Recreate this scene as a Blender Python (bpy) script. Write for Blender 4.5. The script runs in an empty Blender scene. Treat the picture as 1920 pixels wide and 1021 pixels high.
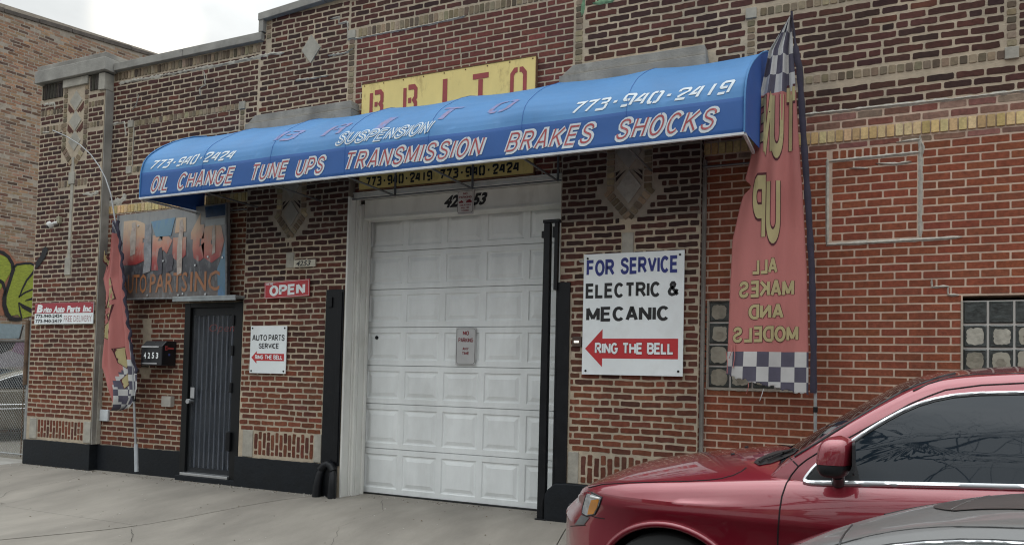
import bpy, bmesh, math, random
from mathutils import Vector, Matrix, noise
D = bpy.data; SC = bpy.context.scene; COL = SC.collection
R = math.radians
# ------------------------------------------------------------------ camera
YAW, PIT, ROL = 0.43325, 0.0356, 0.02349
CAM = Vector((0, -7.3, 1.44))
_f = Vector((-math.sin(YAW) * math.cos(PIT), math.cos(YAW) * math.cos(PIT), math.sin(PIT)))
_r = Vector((math.cos(YAW), math.sin(YAW), 0)); _u = _r.cross(_f)
cr, ur = _r * math.cos(ROL) + _u * math.sin(ROL), _u * math.cos(ROL) - _r * math.sin(ROL)
cam = D.cameras.new("Camera"); camo = D.objects.new("camera", cam); COL.objects.link(camo)
mw = Matrix((cr, ur, -_f)).transposed().to_4x4(); mw.translation = CAM
camo.matrix_world = mw
cam.lens = 27; cam.sensor_width = 36; cam.shift_y = 0.0747; cam.clip_start = .05; cam.clip_end = 2000
SC.camera = camo
# ------------------------------------------------------------------ world: overcast sky
w = D.worlds.new("World"); SC.world = w; w.use_nodes = True
nt = w.node_tree; N = nt.nodes; Lk = nt.links; N.clear()
SUN_AZ, SUN_EL = R(-51), R(22)          # behind the clouds, low over the roof of the garage
sky = N.new('ShaderNodeTexSky'); sky.sky_type = 'NISHITA'; sky.sun_disc = False
sky.sun_elevation = SUN_EL; sky.sun_rotation = SUN_AZ
tc = N.new('ShaderNodeTexCoord')
mp = N.new('ShaderNodeMapping'); mp.inputs['Scale'].default_value = (1, 1, 2.4); mp.inputs['Location'].default_value = (.35, .2, .1)
Lk.new(tc.outputs['Generated'], mp.inputs['Vector'])
nz = N.new('ShaderNodeTexNoise'); nz.inputs['Scale'].default_value = 3.4; nz.inputs['Detail'].default_value = 6; nz.inputs['Roughness'].default_value = .55
Lk.new(mp.outputs['Vector'], nz.inputs['Vector'])
rp = N.new('ShaderNodeValToRGB'); rp.color_ramp.elements[0].position = .3; rp.color_ramp.elements[1].position = .72
rp.color_ramp.elements[0].color = (4.1, 4.35, 4.45, 1); rp.color_ramp.elements[1].color = (6.0, 6.2, 6.25, 1)
Lk.new(nz.outputs['Fac'], rp.inputs['Fac'])
dt = N.new('ShaderNodeVectorMath'); dt.operation = 'DOT_PRODUCT'
sd = Vector((math.sin(SUN_AZ) * math.cos(SUN_EL), math.cos(SUN_AZ) * math.cos(SUN_EL), math.sin(SUN_EL)))
dt.inputs[1].default_value = sd
nrm = N.new('ShaderNodeVectorMath'); nrm.operation = 'NORMALIZE'; Lk.new(tc.outputs['Generated'], nrm.inputs[0]); Lk.new(nrm.outputs[0], dt.inputs[0])
mr = N.new('ShaderNodeMapRange'); mr.inputs['From Min'].default_value = .9976; mr.inputs['From Max'].default_value = 1.0
mr.inputs['To Min'].default_value = 0; mr.inputs['To Max'].default_value = 1; mr.interpolation_type = 'SMOOTHERSTEP'
Lk.new(dt.outputs['Value'], mr.inputs['Value'])
gm = N.new('ShaderNodeMix'); gm.data_type = 'RGBA'; gm.inputs['B'].default_value = (6.3, 6.1, 5.6, 1)
sep = N.new('ShaderNodeSeparateXYZ'); Lk.new(nrm.outputs[0], sep.inputs[0])       # overcast sky grows brighter towards the zenith
zq = N.new('ShaderNodeMath'); zq.operation = 'MAXIMUM'; zq.inputs[1].default_value = 0; Lk.new(sep.outputs['Z'], zq.inputs[0])
zp_ = N.new('ShaderNodeMath'); zp_.operation = 'POWER'; zp_.inputs[1].default_value = 2; Lk.new(zq.outputs[0], zp_.inputs[0])
zl = N.new('ShaderNodeMath'); zl.operation = 'MULTIPLY_ADD'; zl.inputs[1].default_value = 2.2; zl.inputs[2].default_value = .52; Lk.new(zp_.outputs[0], zl.inputs[0])
sc_ = N.new('ShaderNodeVectorMath'); sc_.operation = 'SCALE'; Lk.new(rp.outputs[0], sc_.inputs[0]); Lk.new(zl.outputs[0], sc_.inputs['Scale'])
Lk.new(mr.outputs[0], gm.inputs['Factor']); Lk.new(sc_.outputs[0], gm.inputs['A'])
mx = N.new('ShaderNodeMix'); mx.data_type = 'RGBA'; mx.inputs['Factor'].default_value = .98
Lk.new(sky.outputs[0], mx.inputs['A']); Lk.new(gm.outputs['Result'], mx.inputs['B'])
bg = N.new('ShaderNodeBackground'); bg.inputs['Strength'].default_value = .1
Lk.new(mx.outputs['Result'], bg.inputs['Color'])
wo = N.new('ShaderNodeOutputWorld'); Lk.new(bg.outputs[0], wo.inputs['Surface'])
sl = D.lights.new("sun", 'SUN'); sl.energy = .6; sl.angle = R(18); sl.color = (1, .95, .87)
so = D.objects.new("sun", sl); COL.objects.link(so); so.rotation_euler = (-sd).to_track_quat('-Z', 'Y').to_euler()
SC.view_settings.view_transform = 'Standard'; SC.view_settings.look = 'None'; SC.view_settings.gamma = 1; SC.view_settings.exposure = 1.03
SC.view_settings.use_curve_mapping = False
SC.cycles.max_bounces = 6; SC.cycles.diffuse_bounces = 3; SC.cycles.glossy_bounces = 4; SC.cycles.transmission_bounces = 6
SC.cycles.use_denoising = True; SC.cycles.pixel_filter_type = 'BLACKMAN_HARRIS'; SC.cycles.filter_width = 1.15

# ------------------------------------------------------------------ helpers
rnd = random.Random(7)
def bp(px, py, Y):
    """where the sight line through a point of the photograph meets the vertical plane at depth Y"""
    d = _f + cr * ((px - 960) / 1440) - ur * ((py - 654.5) / 1440)
    return CAM + d * ((Y + 7.3) / d.y)
def sl3(h): return tuple(((c / 255 + .055) / 1.055) ** 2.4 if c > 10 else c / 255 / 12.92 for c in h)
_M = {}
def mat(name, col, rough=.6, metal=0, vary=.2, scale=6, bump=0, bscale=80, dirt=0, dcol=(.05, .045, .04), dscale=1.5, coat=0, attr=None,
        stretch=(1, 1, 1), ior=1.5, spec=.5, detail=5, drange=(.5, .75), emit=None, rvary=.1, streak=0):
    if name in _M: return _M[name]
    m = D.materials.new(name); m.use_nodes = True; nt = m.node_tree; N = nt.nodes; L = nt.links
    b = N['Principled BSDF']; b.inputs['Roughness'].default_value = rough; b.inputs['Metallic'].default_value = metal
    b.inputs['IOR'].default_value = ior; b.inputs['Specular IOR Level'].default_value = spec
    if coat: b.inputs['Coat Weight'].default_value = min(coat, 1); b.inputs['Coat Roughness'].default_value = .03; b.inputs['Coat IOR'].default_value = 1.5 if coat <= 1 else 1.85
    tc = N.new('ShaderNodeTexCoord'); mp = N.new('ShaderNodeMapping'); mp.inputs['Scale'].default_value = stretch
    geo = N.new('ShaderNodeNewGeometry'); L.new(geo.outputs['Position'] if not name.startswith('car_') else tc.outputs['Object'], mp.inputs['Vector'])
    def mul(a, fac, lo, hi):
        mr = N.new('ShaderNodeMapRange'); mr.inputs['To Min'].default_value = lo; mr.inputs['To Max'].default_value = hi
        mr.inputs['From Min'].default_value = .25; mr.inputs['From Max'].default_value = .75
        L.new(fac, mr.inputs['Value'])
        v = N.new('ShaderNodeVectorMath'); v.operation = 'SCALE'; L.new(a, v.inputs[0]); L.new(mr.outputs[0], v.inputs['Scale']); return v.outputs[0]
    if attr:
        at = N.new('ShaderNodeAttribute'); at.attribute_name = attr; c = at.outputs['Color']
    else:
        rg = N.new('ShaderNodeRGB'); rg.outputs[0].default_value = (*col, 1); c = rg.outputs[0]
    n1 = N.new('ShaderNodeTexNoise'); n1.inputs['Scale'].default_value = scale; n1.inputs['Detail'].default_value = detail; n1.inputs['Roughness'].default_value = .6
    L.new(mp.outputs[0], n1.inputs['Vector'])
    if vary: c = mul(c, n1.outputs['Fac'], 1 - vary, 1 + vary)
    if streak:       # rain-washed vertical weathering
        m4 = N.new('ShaderNodeMapping'); m4.inputs['Scale'].default_value = (1.5, 1.5, .28); L.new(geo.outputs['Position'], m4.inputs['Vector'])
        n4 = N.new('ShaderNodeTexNoise'); n4.inputs['Scale'].default_value = 1.9; n4.inputs['Detail'].default_value = 7; n4.inputs['Roughness'].default_value = .62; L.new(m4.outputs[0], n4.inputs['Vector'])
        c = mul(c, n4.outputs['Fac'], 1 - streak, 1 + streak * .8)
    if dirt:
        n2 = N.new('ShaderNodeTexNoise'); n2.inputs['Scale'].default_value = dscale; n2.inputs['Detail'].default_value = 8; n2.inputs['Roughness'].default_value = .65
        L.new(mp.outputs[0], n2.inputs['Vector'])
        mr = N.new('ShaderNodeMapRange'); mr.inputs['From Min'].default_value = drange[0]; mr.inputs['From Max'].default_value = drange[1]; mr.inputs['To Max'].default_value = dirt
        L.new(n2.outputs['Fac'], mr.inputs['Value'])
        df = mr.outputs[0]
        if attr: ml = N.new('ShaderNodeMath'); ml.operation = 'MULTIPLY'; L.new(df, ml.inputs[0]); L.new(at.outputs['Alpha'], ml.inputs[1]); df = ml.outputs[0]
        mi = N.new('ShaderNodeMix'); mi.data_type = 'RGBA'; L.new(df, mi.inputs['Factor']); L.new(c, mi.inputs['A']); mi.inputs['B'].default_value = (*dcol, 1)
        c = mi.outputs['Result']
    L.new(c, b.inputs['Base Color'])
    if rvary:
        mr = N.new('ShaderNodeMapRange'); mr.inputs['To Min'].default_value = max(0, rough - rvary); mr.inputs['To Max'].default_value = min(1, rough + rvary)
        L.new(n1.outputs['Fac'], mr.inputs['Value']); L.new(mr.outputs[0], b.inputs['Roughness'])
    if bump:
        n3 = N.new('ShaderNodeTexNoise'); n3.inputs['Scale'].default_value = bscale; n3.inputs['Detail'].default_value = 6; L.new(mp.outputs[0], n3.inputs['Vector'])
        bu = N.new('ShaderNodeBump'); bu.inputs['Strength'].default_value = 1; bu.inputs['Distance'].default_value = bump; L.new(n3.outputs['Fac'], bu.inputs['Height'])
        L.new(bu.outputs[0], b.inputs['Normal'])
    if emit: b.inputs['Emission Color'].default_value = (*emit[0], 1); b.inputs['Emission Strength'].default_value = emit[1]
    _M[name] = m; return m
ORG = {}
def tag(o, label=None, cat=None, group=None, kind=None):
    if label: o['label'] = label
    if cat: o['category'] = cat
    if group: o['group'] = group
    if kind: o['kind'] = kind
    return o
def empty(name, loc, label, cat, group=None, kind=None):
    o = D.objects.new(name, None); COL.objects.link(o); o.location = loc; o.empty_display_size = .1; ORG[o.name] = Vector(loc)
    return tag(o, label, cat, group, kind)
def origin(o):
    return ORG[o.name] if o is not None else Vector((0, 0, 0))
class MB:
    def __init__(s): s.v = []; s.f = []; s.m = []; s.c = []; s.tint = (1, 1, 1)
    def add(s, vs, fs, mi=0):
        n = len(s.v); s.v += [tuple(v) for v in vs]; s.c += [s.tint] * len(vs)
        s.f += [tuple(i + n for i in f) for f in fs]; s.m += [mi] * len(fs); return s
    def box(s, x0, x1, y0, y1, z0, z1, mi=0):
        v = [(x, y, z) for x in (x0, x1) for y in (y0, y1) for z in (z0, z1)]
        return s.add(v, [(0, 1, 3, 2), (4, 6, 7, 5), (0, 4, 5, 1), (2, 3, 7, 6), (0, 2, 6, 4), (1, 5, 7, 3)], mi)
    def prism(s, pts, y0, y1, mi=0, axis='y'):
        """polygon (a,b) swept along an axis: y -> (a=x,b=z); x -> (a=y,b=z); z -> (a=x,b=y)"""
        def P(a, b, t): return (a, t, b) if axis == 'y' else ((t, a, b) if axis == 'x' else (a, b, t))
        n = len(pts); v = [P(a, b, y0) for a, b in pts] + [P(a, b, y1) for a, b in pts]
        fs = [tuple(range(n)), tuple(range(2 * n - 1, n - 1, -1))] + [(i, i + n, (i + 1) % n + n, (i + 1) % n) for i in range(n)]
        return s.add(v, fs, mi)
    def flat(s, pts, Y, mi=0):
        return s.add([(a, Y, b) for a, b in pts], [tuple(range(len(pts)))], mi)
    def tube(s, pts, r, n=8, mi=0, caps=True):
        pts = [Vector(p) for p in pts]; k = len(pts); rs = r if isinstance(r, (list, tuple)) else [r] * k
        vs = []; prev = None
        for i, p in enumerate(pts):
            t = (pts[min(i + 1, k - 1)] - pts[max(i - 1, 0)]).normalized()
            a = prev if prev is not None else (Vector((0, 0, 1)) if abs(t.z) < .9 else Vector((1, 0, 0)))
            a = (a - t * a.dot(t)).normalized(); prev = a; b = t.cross(a)
            for j in range(n):
                th = 2 * math.pi * (j + .5) / n; vs.append(p + (a * math.cos(th) + b * math.sin(th)) * rs[i])
        fs = [(i * n + j, i * n + (j + 1) % n, (i + 1) * n + (j + 1) % n, (i + 1) * n + j) for i in range(k - 1) for j in range(n)]
        if caps: fs += [tuple(range(n - 1, -1, -1)), tuple(range((k - 1) * n, k * n))]
        return s.add(vs, fs, mi)
    def disc(s, c, r, ax, n=16, mi=0, depth=.01):
        c = Vector(c); ax = Vector(ax).normalized()
        return s.tube([c, c + ax * depth], r, n, mi)
    def grid(s, P, nu, nv, mi=None, wrap=False):
        """P(i,j)->point; mi(i,j)->material index or None to leave the face out"""
        n = len(s.v); s.v += [tuple(P(i, j)) for i in range(nu + 1) for j in range(nv + 1)]; s.c += [s.tint] * ((nu + 1) * (nv + 1))
        for i in range(nu):
            for j in range(nv):
                k = mi(i, j) if callable(mi) else (mi or 0)
                if k is None: continue
                a = n + i * (nv + 1) + j
                s.f.append((a, a + 1, a + nv + 2, a + nv + 1)); s.m.append(k)
        return s
    def build(s, name, mats, parent=None, smooth=False, attr=False, bevel=0, **kw):
        if not isinstance(mats, (list, tuple)): mats = [mats]
        o0 = origin(parent)
        me = D.meshes.new(name); me.from_pydata([(a - o0.x, b - o0.y, c - o0.z) for a, b, c in s.v], [], s.f)
        for m in mats: me.materials.append(m)
        me.polygons.foreach_set('material_index', s.m)
        if attr:
            ca = me.color_attributes.new('tint', 'FLOAT_COLOR', 'POINT'); fl = []
            for c in s.c: fl += [c[0], c[1], c[2], c[3] if len(c) > 3 else 1]
            ca.data.foreach_set('color', fl)
        bm = bmesh.new(); bm.from_mesh(me)
        if smooth != 'keep': bmesh.ops.recalc_face_normals(bm, faces=bm.faces)
        if bevel:
            es = [e for e in bm.edges if len(e.link_faces) == 2 and e.calc_face_angle(0) > .5]
            bmesh.ops.bevel(bm, geom=es, offset=bevel, segments=2, affect='EDGES', profile=.5)
        bm.to_mesh(me); bm.free()
        if smooth:
            me.polygons.foreach_set('use_smooth', [True] * len(me.polygons)); me.set_sharp_from_angle(angle=R(smooth if isinstance(smooth, (int, float)) and smooth > 1 else 35))
        o = D.objects.new(name, me); COL.objects.link(o)
        if parent is not None: o.parent = parent
        ORG[o.name] = o0
        return tag(o, **kw)
def mb_box(*a, **k): return MB().box(*a, **k)

# ---- lettering -------------------------------------------------
_TX = {}
def text_geo(s, bold=0, res=2, space=1.0):
    k = (s, bold, res, space)
    if k not in _TX:
        c = D.curves.new('letters', 'FONT'); c.body = s; c.offset = bold; c.resolution_u = res; c.space_character = space
        o = D.objects.new('letters', c); me = D.meshes.new_from_object(o)
        vs = [v.co.xy.copy() for v in me.vertices]; fs = [tuple(p.vertices) for p in me.polygons]
        D.objects.remove(o); D.meshes.remove(me); D.curves.remove(c)
        x0 = min(v.x for v in vs); x1 = max(v.x for v in vs); y0 = min(v.y for v in vs); y1 = max(v.y for v in vs)
        if any(ch in s for ch in 'OSCGQ') and bold == 0: pass
        _TX[k] = ([((v.x - x0) / (x1 - x0), (v.y - y0) / (y1 - y0)) for v in vs], fs)
    return _TX[k]
# stencil / stroke letters on a 4 x 6 grid: each polyline becomes a mitred ribbon
STRK = {'0': [[(1.7, 0), (.5, 0), (0, .7), (0, 5.3), (.5, 6), (1.7, 6)], [(2.3, 0), (3.5, 0), (4, .7), (4, 5.3), (3.5, 6), (2.3, 6)]],
 '1': [[(2.3, 0), (2.3, 6)]],
 '2': [[(0, 4.4), (0, 5.4), (.6, 6), (3.4, 6), (4, 5.4), (4, 4), (.5, 1.2)], [(0, 0), (4, 0)]],
 '3': [[(0, 6), (3.4, 6), (4, 5.4), (4, 3.7), (3.5, 3.4), (1.2, 3.4)], [(0, 0), (3.4, 0), (4, .6), (4, 2.6)]],
 '4': [[(1.9, 6), (0, 2), (2.4, 2)], [(3.2, 0), (3.2, 6)]],
 '7': [[(0, 6), (4, 6), (1.4, 0)]],
 '9': [[(4, 0), (4, 5.4), (3.4, 6), (.6, 6), (0, 5.4), (0, 3.4), (.6, 2.8), (2.8, 2.8)], [(0, 0), (2.8, 0)]],
 '-': [[(1.2, 2.9), (2.8, 2.9)]], ' ': [],
 'B': [[(0, 0), (0, 6)], [(1.2, 6), (3.2, 6), (3.8, 5.4), (3.8, 3.7), (3.2, 3.1), (3.8, 2.5), (3.8, .6), (3.2, 0), (1.2, 0)], [(1.2, 3.1), (2.3, 3.1)]],
 'R': [[(0, 0), (0, 6)], [(1.2, 6), (3.2, 6), (3.8, 5.4), (3.8, 3.7), (3.2, 3.1), (3.8, 2.4), (3.8, 0)], [(1.2, 3.1), (2.3, 3.1)]],
 'I': [[(2, 0), (2, 6)]], 'T': [[(0, 6), (4, 6)], [(2, 0), (2, 5.3)]],
 'O': [[(1.7, 0), (.9, 0), (0, .9), (0, 5.1), (.9, 6), (1.7, 6)], [(2.3, 0), (3.1, 0), (4, .9), (4, 5.1), (3.1, 6), (2.3, 6)]]}
def ribbon(pl, w):
    n = len(pl); P = [Vector(p) for p in pl]; L, Rr = [], []
    for i in range(n):
        d1 = (P[i] - P[i - 1]).normalized() if i else None; d2 = (P[i + 1] - P[i]).normalized() if i < n - 1 else None
        d = ((d1 or d2) + (d2 or d1)).normalized(); nn = Vector((-d.y, d.x)); ref = d2 or d1
        k = max(.5, abs(nn.dot(Vector((-ref.y, ref.x))))); e = Vector((0, 0))
        L.append(P[i] + nn * w / 2 / k + e); Rr.append(P[i] - nn * w / 2 / k + e)
    return [tuple(v) for v in L + Rr], [(i, i + 1, n + i + 1, n + i) for i in range(n - 1)]
def stencil_geo(s, w=1.0, adv=5.6):
    vs, fs = [], []
    for k, ch in enumerate(s):
        for pl in STRK[ch]:
            a, b = ribbon(pl, w); n = len(vs); vs += [(x + k * adv, y) for x, y in a]; fs += [tuple(i + n for i in f) for f in b]
    x0 = min(v[0] for v in vs); x1 = max(v[0] for v in vs); y0 = min(v[1] for v in vs); y1 = max(v[1] for v in vs)
    return [((x - x0) / (x1 - x0), (y - y0) / (y1 - y0)) for x, y in vs], fs
def _arc(cx, cy, rx, ry, a0, a1, n=7): return [(cx + rx * math.cos(R(a0 + (a1 - a0) * k / n)), cy + ry * math.sin(R(a0 + (a1 - a0) * k / n))) for k in range(n + 1)]
_S = [(3.75, 4.6), (3.5, 5.4), (2.9, 5.85), (2, 6), (1.1, 5.85), (.45, 5.35), (.25, 4.6), (.5, 3.9), (1.2, 3.45), (2.2, 3.1), (3.2, 2.7), (3.8, 2.1), (3.9, 1.4), (3.6, .6), (2.9, .12), (2, 0), (1.05, .12), (.4, .6), (.1, 1.5)]
BLK = {'A': (4, [[(0, 0), (1.8, 6), (2.2, 6), (4, 0)], [(.75, 1.9), (3.25, 1.9)]]),
 'B': (3.8, [[(0, 0), (0, 6), (2.3, 6)] + _arc(2.3, 4.6, 1.4, 1.4, 80, -90) + [(1.2, 3.2)], [(.1, 3.2), (2.4, 3.2)] + _arc(2.4, 1.6, 1.5, 1.6, 80, -90) + [(0, 0)]]),
 'C': (4, [_arc(2.05, 3, 2.05, 3, 42, 318, 14)]), 'D': (4, [[(0, 0), (0, 6), (1.7, 6)] + _arc(1.7, 3, 2.3, 3, 80, -80, 9) + [(1.7, 0), (0, 0)]]),
 'E': (3.5, [[(3.5, 6), (0, 6), (0, 0), (3.6, 0)], [(.1, 3.15), (3.2, 3.15)]]), 'F': (3.3, [[(3.4, 6), (0, 6), (0, 0)], [(.1, 3.1), (3, 3.1)]]),
 'G': (4.2, [_arc(2.1, 3, 2.1, 3, 42, 330, 14) + [(4.15, 2.7), (2.4, 2.7)]]), 'H': (3.9, [[(0, 0), (0, 6)], [(3.9, 0), (3.9, 6)], [(.1, 3.1), (3.8, 3.1)]]),
 'I': (0, [[(0, 0), (0, 6)]]), 'K': (4, [[(0, 0), (0, 6)], [(3.9, 6), (.2, 2.5)], [(1.3, 3.5), (4.1, 0)]]), 'L': (3.3, [[(0, 6), (0, 0), (3.4, 0)]]),
 'M': (4.8, [[(0, 0), (0, 6)], [(0, 6), (2.4, .6)], [(2.4, .6), (4.8, 6)], [(4.8, 6), (4.8, 0)]]), 'N': (4, [[(0, 0), (0, 6)], [(0, 6), (4, 0)], [(4, 0), (4, 6)]]),
 'O': (4.3, [_arc(2.15, 3, 2.15, 3, 90, 450, 20)]), 'P': (3.7, [[(0, 0), (0, 6), (2.2, 6)] + _arc(2.2, 4.4, 1.5, 1.6, 80, -90) + [(.1, 2.8)]]),
 'R': (4, [[(0, 0), (0, 6), (2.3, 6)] + _arc(2.3, 4.5, 1.4, 1.5, 80, -90) + [(.1, 3.0)], [(2.1, 2.9), (4.1, 0)]]), 'S': (4, [_S]),
 'T': (4, [[(0, 6), (4, 6)], [(2, 5.7), (2, 0)]]), 'U': (3.9, [[(0, 6), (0, 1.9)] + _arc(1.95, 1.9, 1.95, 1.9, 190, 350, 9) + [(3.9, 1.9), (3.9, 6)]]),
 'V': (4.2, [[(0, 6), (2.1, .3)], [(2.1, .3), (4.2, 6)]]), 'W': (6, [[(0, 6), (1.5, .3)], [(1.5, .3), (3, 5.6)], [(3, 5.6), (4.5, .3)], [(4.5, .3), (6, 6)]]), 'Y': (4, [[(0, 6), (2, 2.8)], [(2, 2.8), (4, 6)], [(2, 3), (2, 0)]]),
 '&': (4.4, [[(4.5, 0), (1.2, 4.2), (1.1, 5.1), (1.7, 5.9), (2.5, 5.9), (3, 5.1), (2.7, 4.2), (.7, 2.8), (.1, 1.6), (.5, .5), (1.6, 0), (2.9, .4), (3.9, 1.6), (4.2, 2.7)]]), "'": (0, [[(0, 4.6), (0, 6)]]), ' ': (1.6, [])}
def block_geo(s, w=1.2, gap=.38, padw=None):
    padw = padw or w; vs, fs, x = [], [], 0; lay = 0
    for ch in s:
        wd, pls = BLK[ch]
        for pl in pls:
            a, b = ribbon(pl, w); n = len(vs); vs += [(px_ + x, py_, lay % 5) for px_, py_ in a]; fs += [tuple(i + n for i in f) for f in b]; lay += 1
        x += wd + padw + gap
    W = x - padw - gap
    return [((a + padw / 2) / (W + padw), (b + padw / 2) / (6 + padw), c) for a, b, c in vs], fs
def letters(mb, geo, x0, x1, z0, z1, fn, mi=0, shear=0, slope=0, flip=False, cuts=None):
    """lay flat letters into a box of a surface; fn(x,z)->3D point; cuts = grid step to follow a curved surface"""
    vs, fs = geo; H = z1 - z0; W = x1 - x0
    pts = []
    for t in vs:
        u, v = t[0], t[1]; lay = t[2] if len(t) > 2 else 0
        if flip: u = 1 - u
        x = x0 + u * W + (v - .5) * shear * H; z = z0 + v * H + slope * u * W
        pts.append((x, z, lay))
    if cuts:
        bm = bmesh.new(); bv = [bm.verts.new((x, z, l * .01)) for x, z, l in pts]
        for f in fs:
            try: bm.faces.new([bv[i] for i in f])
            except ValueError: pass
        for ax, lo, hi in ((0, min(x0, x1) - .3, max(x0, x1) + .3), (1, z0 - .3, z1 + .3)):
            t = math.ceil(lo / cuts) * cuts
            while t < hi:
                co = (t, 0, 0) if ax == 0 else (0, t, 0); no = (1, 0, 0) if ax == 0 else (0, 1, 0)
                bmesh.ops.bisect_plane(bm, geom=bm.verts[:] + bm.edges[:] + bm.faces[:], plane_co=co, plane_no=no, dist=1e-5); t += cuts
        bm.verts.index_update(); bm.verts.ensure_lookup_table()
        pts = [(v.co.x, v.co.y, v.co.z * 100) for v in bm.verts]; fs = [tuple(v.index for v in f.verts) for f in bm.faces]; bm.free()
    out = []
    for x, z, l in pts:
        p = fn(x, z); out.append((p[0], p[1] - l * .0004, p[2]))
    mb.add(out, fs, mi)
    return mb
def on_plane(Y): return lambda x, z: (x, Y, z)
def text(name, s, x0, x1, z0, z1, Y, m, parent, bold=0, stencil=False, w=1.0, adv=5.6, thick=0, **kw):
    mb = MB()
    geo = stencil_geo(s, w, adv) if stencil else (block_geo(s, 1.5 if bold > .035 else 1.2) if bold > 0 and all(c in BLK for c in s) else text_geo(s, bold))
    letters(mb, geo, x0, x1, z0, z1, on_plane(Y), **kw)
    return mb.build(name, m, parent)

# ------------------------------------------------------------------ materials
BRICK = mat('brick_clay', None, streak=.17, rough=.92, spec=.25, attr='tint', vary=.32, scale=26, bump=.0035, bscale=90, dirt=.4, dcol=(.045, .030, .024), dscale=1.4, drange=(.5, .72))
MORT = mat('mortar', (.49, .405, .30), streak=.22, rough=.95, vary=.18, scale=14, bump=.006, bscale=90, dirt=.5, dcol=(.25, .225, .19), dscale=1.2, drange=(.42, .68))
MORTU = mat('mortar_soot_and_shade', (.31, .27, .22), streak=.25, rough=.95, vary=.22, scale=14, bump=.006, bscale=90, dirt=.6, dcol=(.17, .15, .13), dscale=1.2, drange=(.42, .66))  # soot tone, darkened further to paint in shade under the awning
MORTR = mat('mortar_pink', (.58, .44, .34), streak=.12, rough=.95, vary=.15, scale=20, bump=.002, bscale=150, dirt=.4, dcol=(.3, .24, .2), dscale=1.5)
MORTN = mat('mortar_old', (.34, .295, .245), rough=.95, vary=.22, scale=12, bump=.005, bscale=60, dirt=.6, dcol=(.22, .19, .16), dscale=.6)
SMEAR = mat('mortar_smear', (.43, .41, .36), rough=.95, vary=.3, scale=30, bump=.006, bscale=70)
GREENP = mat('green_paint', (.16, .29, .17), rough=.8, vary=.4, scale=25, bump=.004, bscale=70)
STONE = mat('limestone', (.38, .36, .31), streak=.2, rough=.85, vary=.22, scale=9, bump=.003, bscale=60, dirt=.5, dcol=(.13, .12, .11), dscale=2.2, drange=(.48, .7))
STONED = mat('sooty_limestone', (.32, .305, .275), streak=.35, rough=.9, vary=.3, scale=10, bump=.004, bscale=50, dirt=.65, dcol=(.10, .095, .09), dscale=2.5, drange=(.42, .66))
BLACKP = mat('black_masonry_paint', (.0075, .010, .0135), rough=.6, vary=.35, scale=5, bump=.004, bscale=25, spec=.3, dirt=.12, dcol=(.05, .052, .05), dscale=4, drange=(.55, .8))
BLACKS = mat('black_steel_paint', (.006, .007, .009), rough=.4, spec=.3, vary=.3, scale=9, bump=.0008, bscale=40, dirt=.25, dcol=(.06, .05, .045), dscale=6, drange=(.6, .8))
WHITEP = mat('white_frame_paint', (.70, .70, .665), rough=.6, vary=.1, scale=4, bump=.0006, bscale=50, dirt=.5, dcol=(.25, .23, .18), dscale=3, drange=(.52, .78), stretch=(1, 1, .35))
WHITED = mat('white_door_enamel', (.83, .86, .86), streak=.10, rough=.42, vary=.07, scale=3, bump=.0006, bscale=90, dirt=.35, dcol=(.40, .40, .38), dscale=2.2, drange=(.48, .8), stretch=(1, 1, .5))
SIGNW = mat('white_sign_plastic', (.82, .87, .88), rough=.4, vary=.05, scale=2, streak=.04, dirt=.3, dcol=(.5, .5, .47), dscale=4)
INK = mat('black_ink', (.012, .012, .014), rough=.5, vary=.1)
NAVY = mat('navy_ink', (.02, .03, .20), rough=.5, vary=.1)
REDI = mat('red_ink', (.50, .03, .035), rough=.45, vary=.1)
ALU = mat('aluminium', (.55, .56, .57), rough=.38, metal=.85, vary=.1, scale=20)
GALV = mat('galvanised_steel', (.33, .34, .34), rough=.55, metal=.5, vary=.25, scale=14, dirt=.5, dcol=(.16, .12, .09), dscale=3)
CONC = mat('concrete', (.275, .252, .218), rough=.9, vary=.22, scale=2.2, bump=.003, bscale=45, dirt=.6, dcol=(.14, .127, .11), dscale=.6, drange=(.45, .68), stretch=(1, .42, 1), detail=8)
CONCP = mat('pale_concrete', (.36, .35, .325), rough=.9, vary=.15, scale=3, bump=.003, bscale=45, dirt=.4, dcol=(.25, .23, .2), dscale=.8)
ASPH = mat('asphalt', (.055, .055, .056), rough=.9, vary=.3, scale=8, bump=.006, bscale=120)
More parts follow.
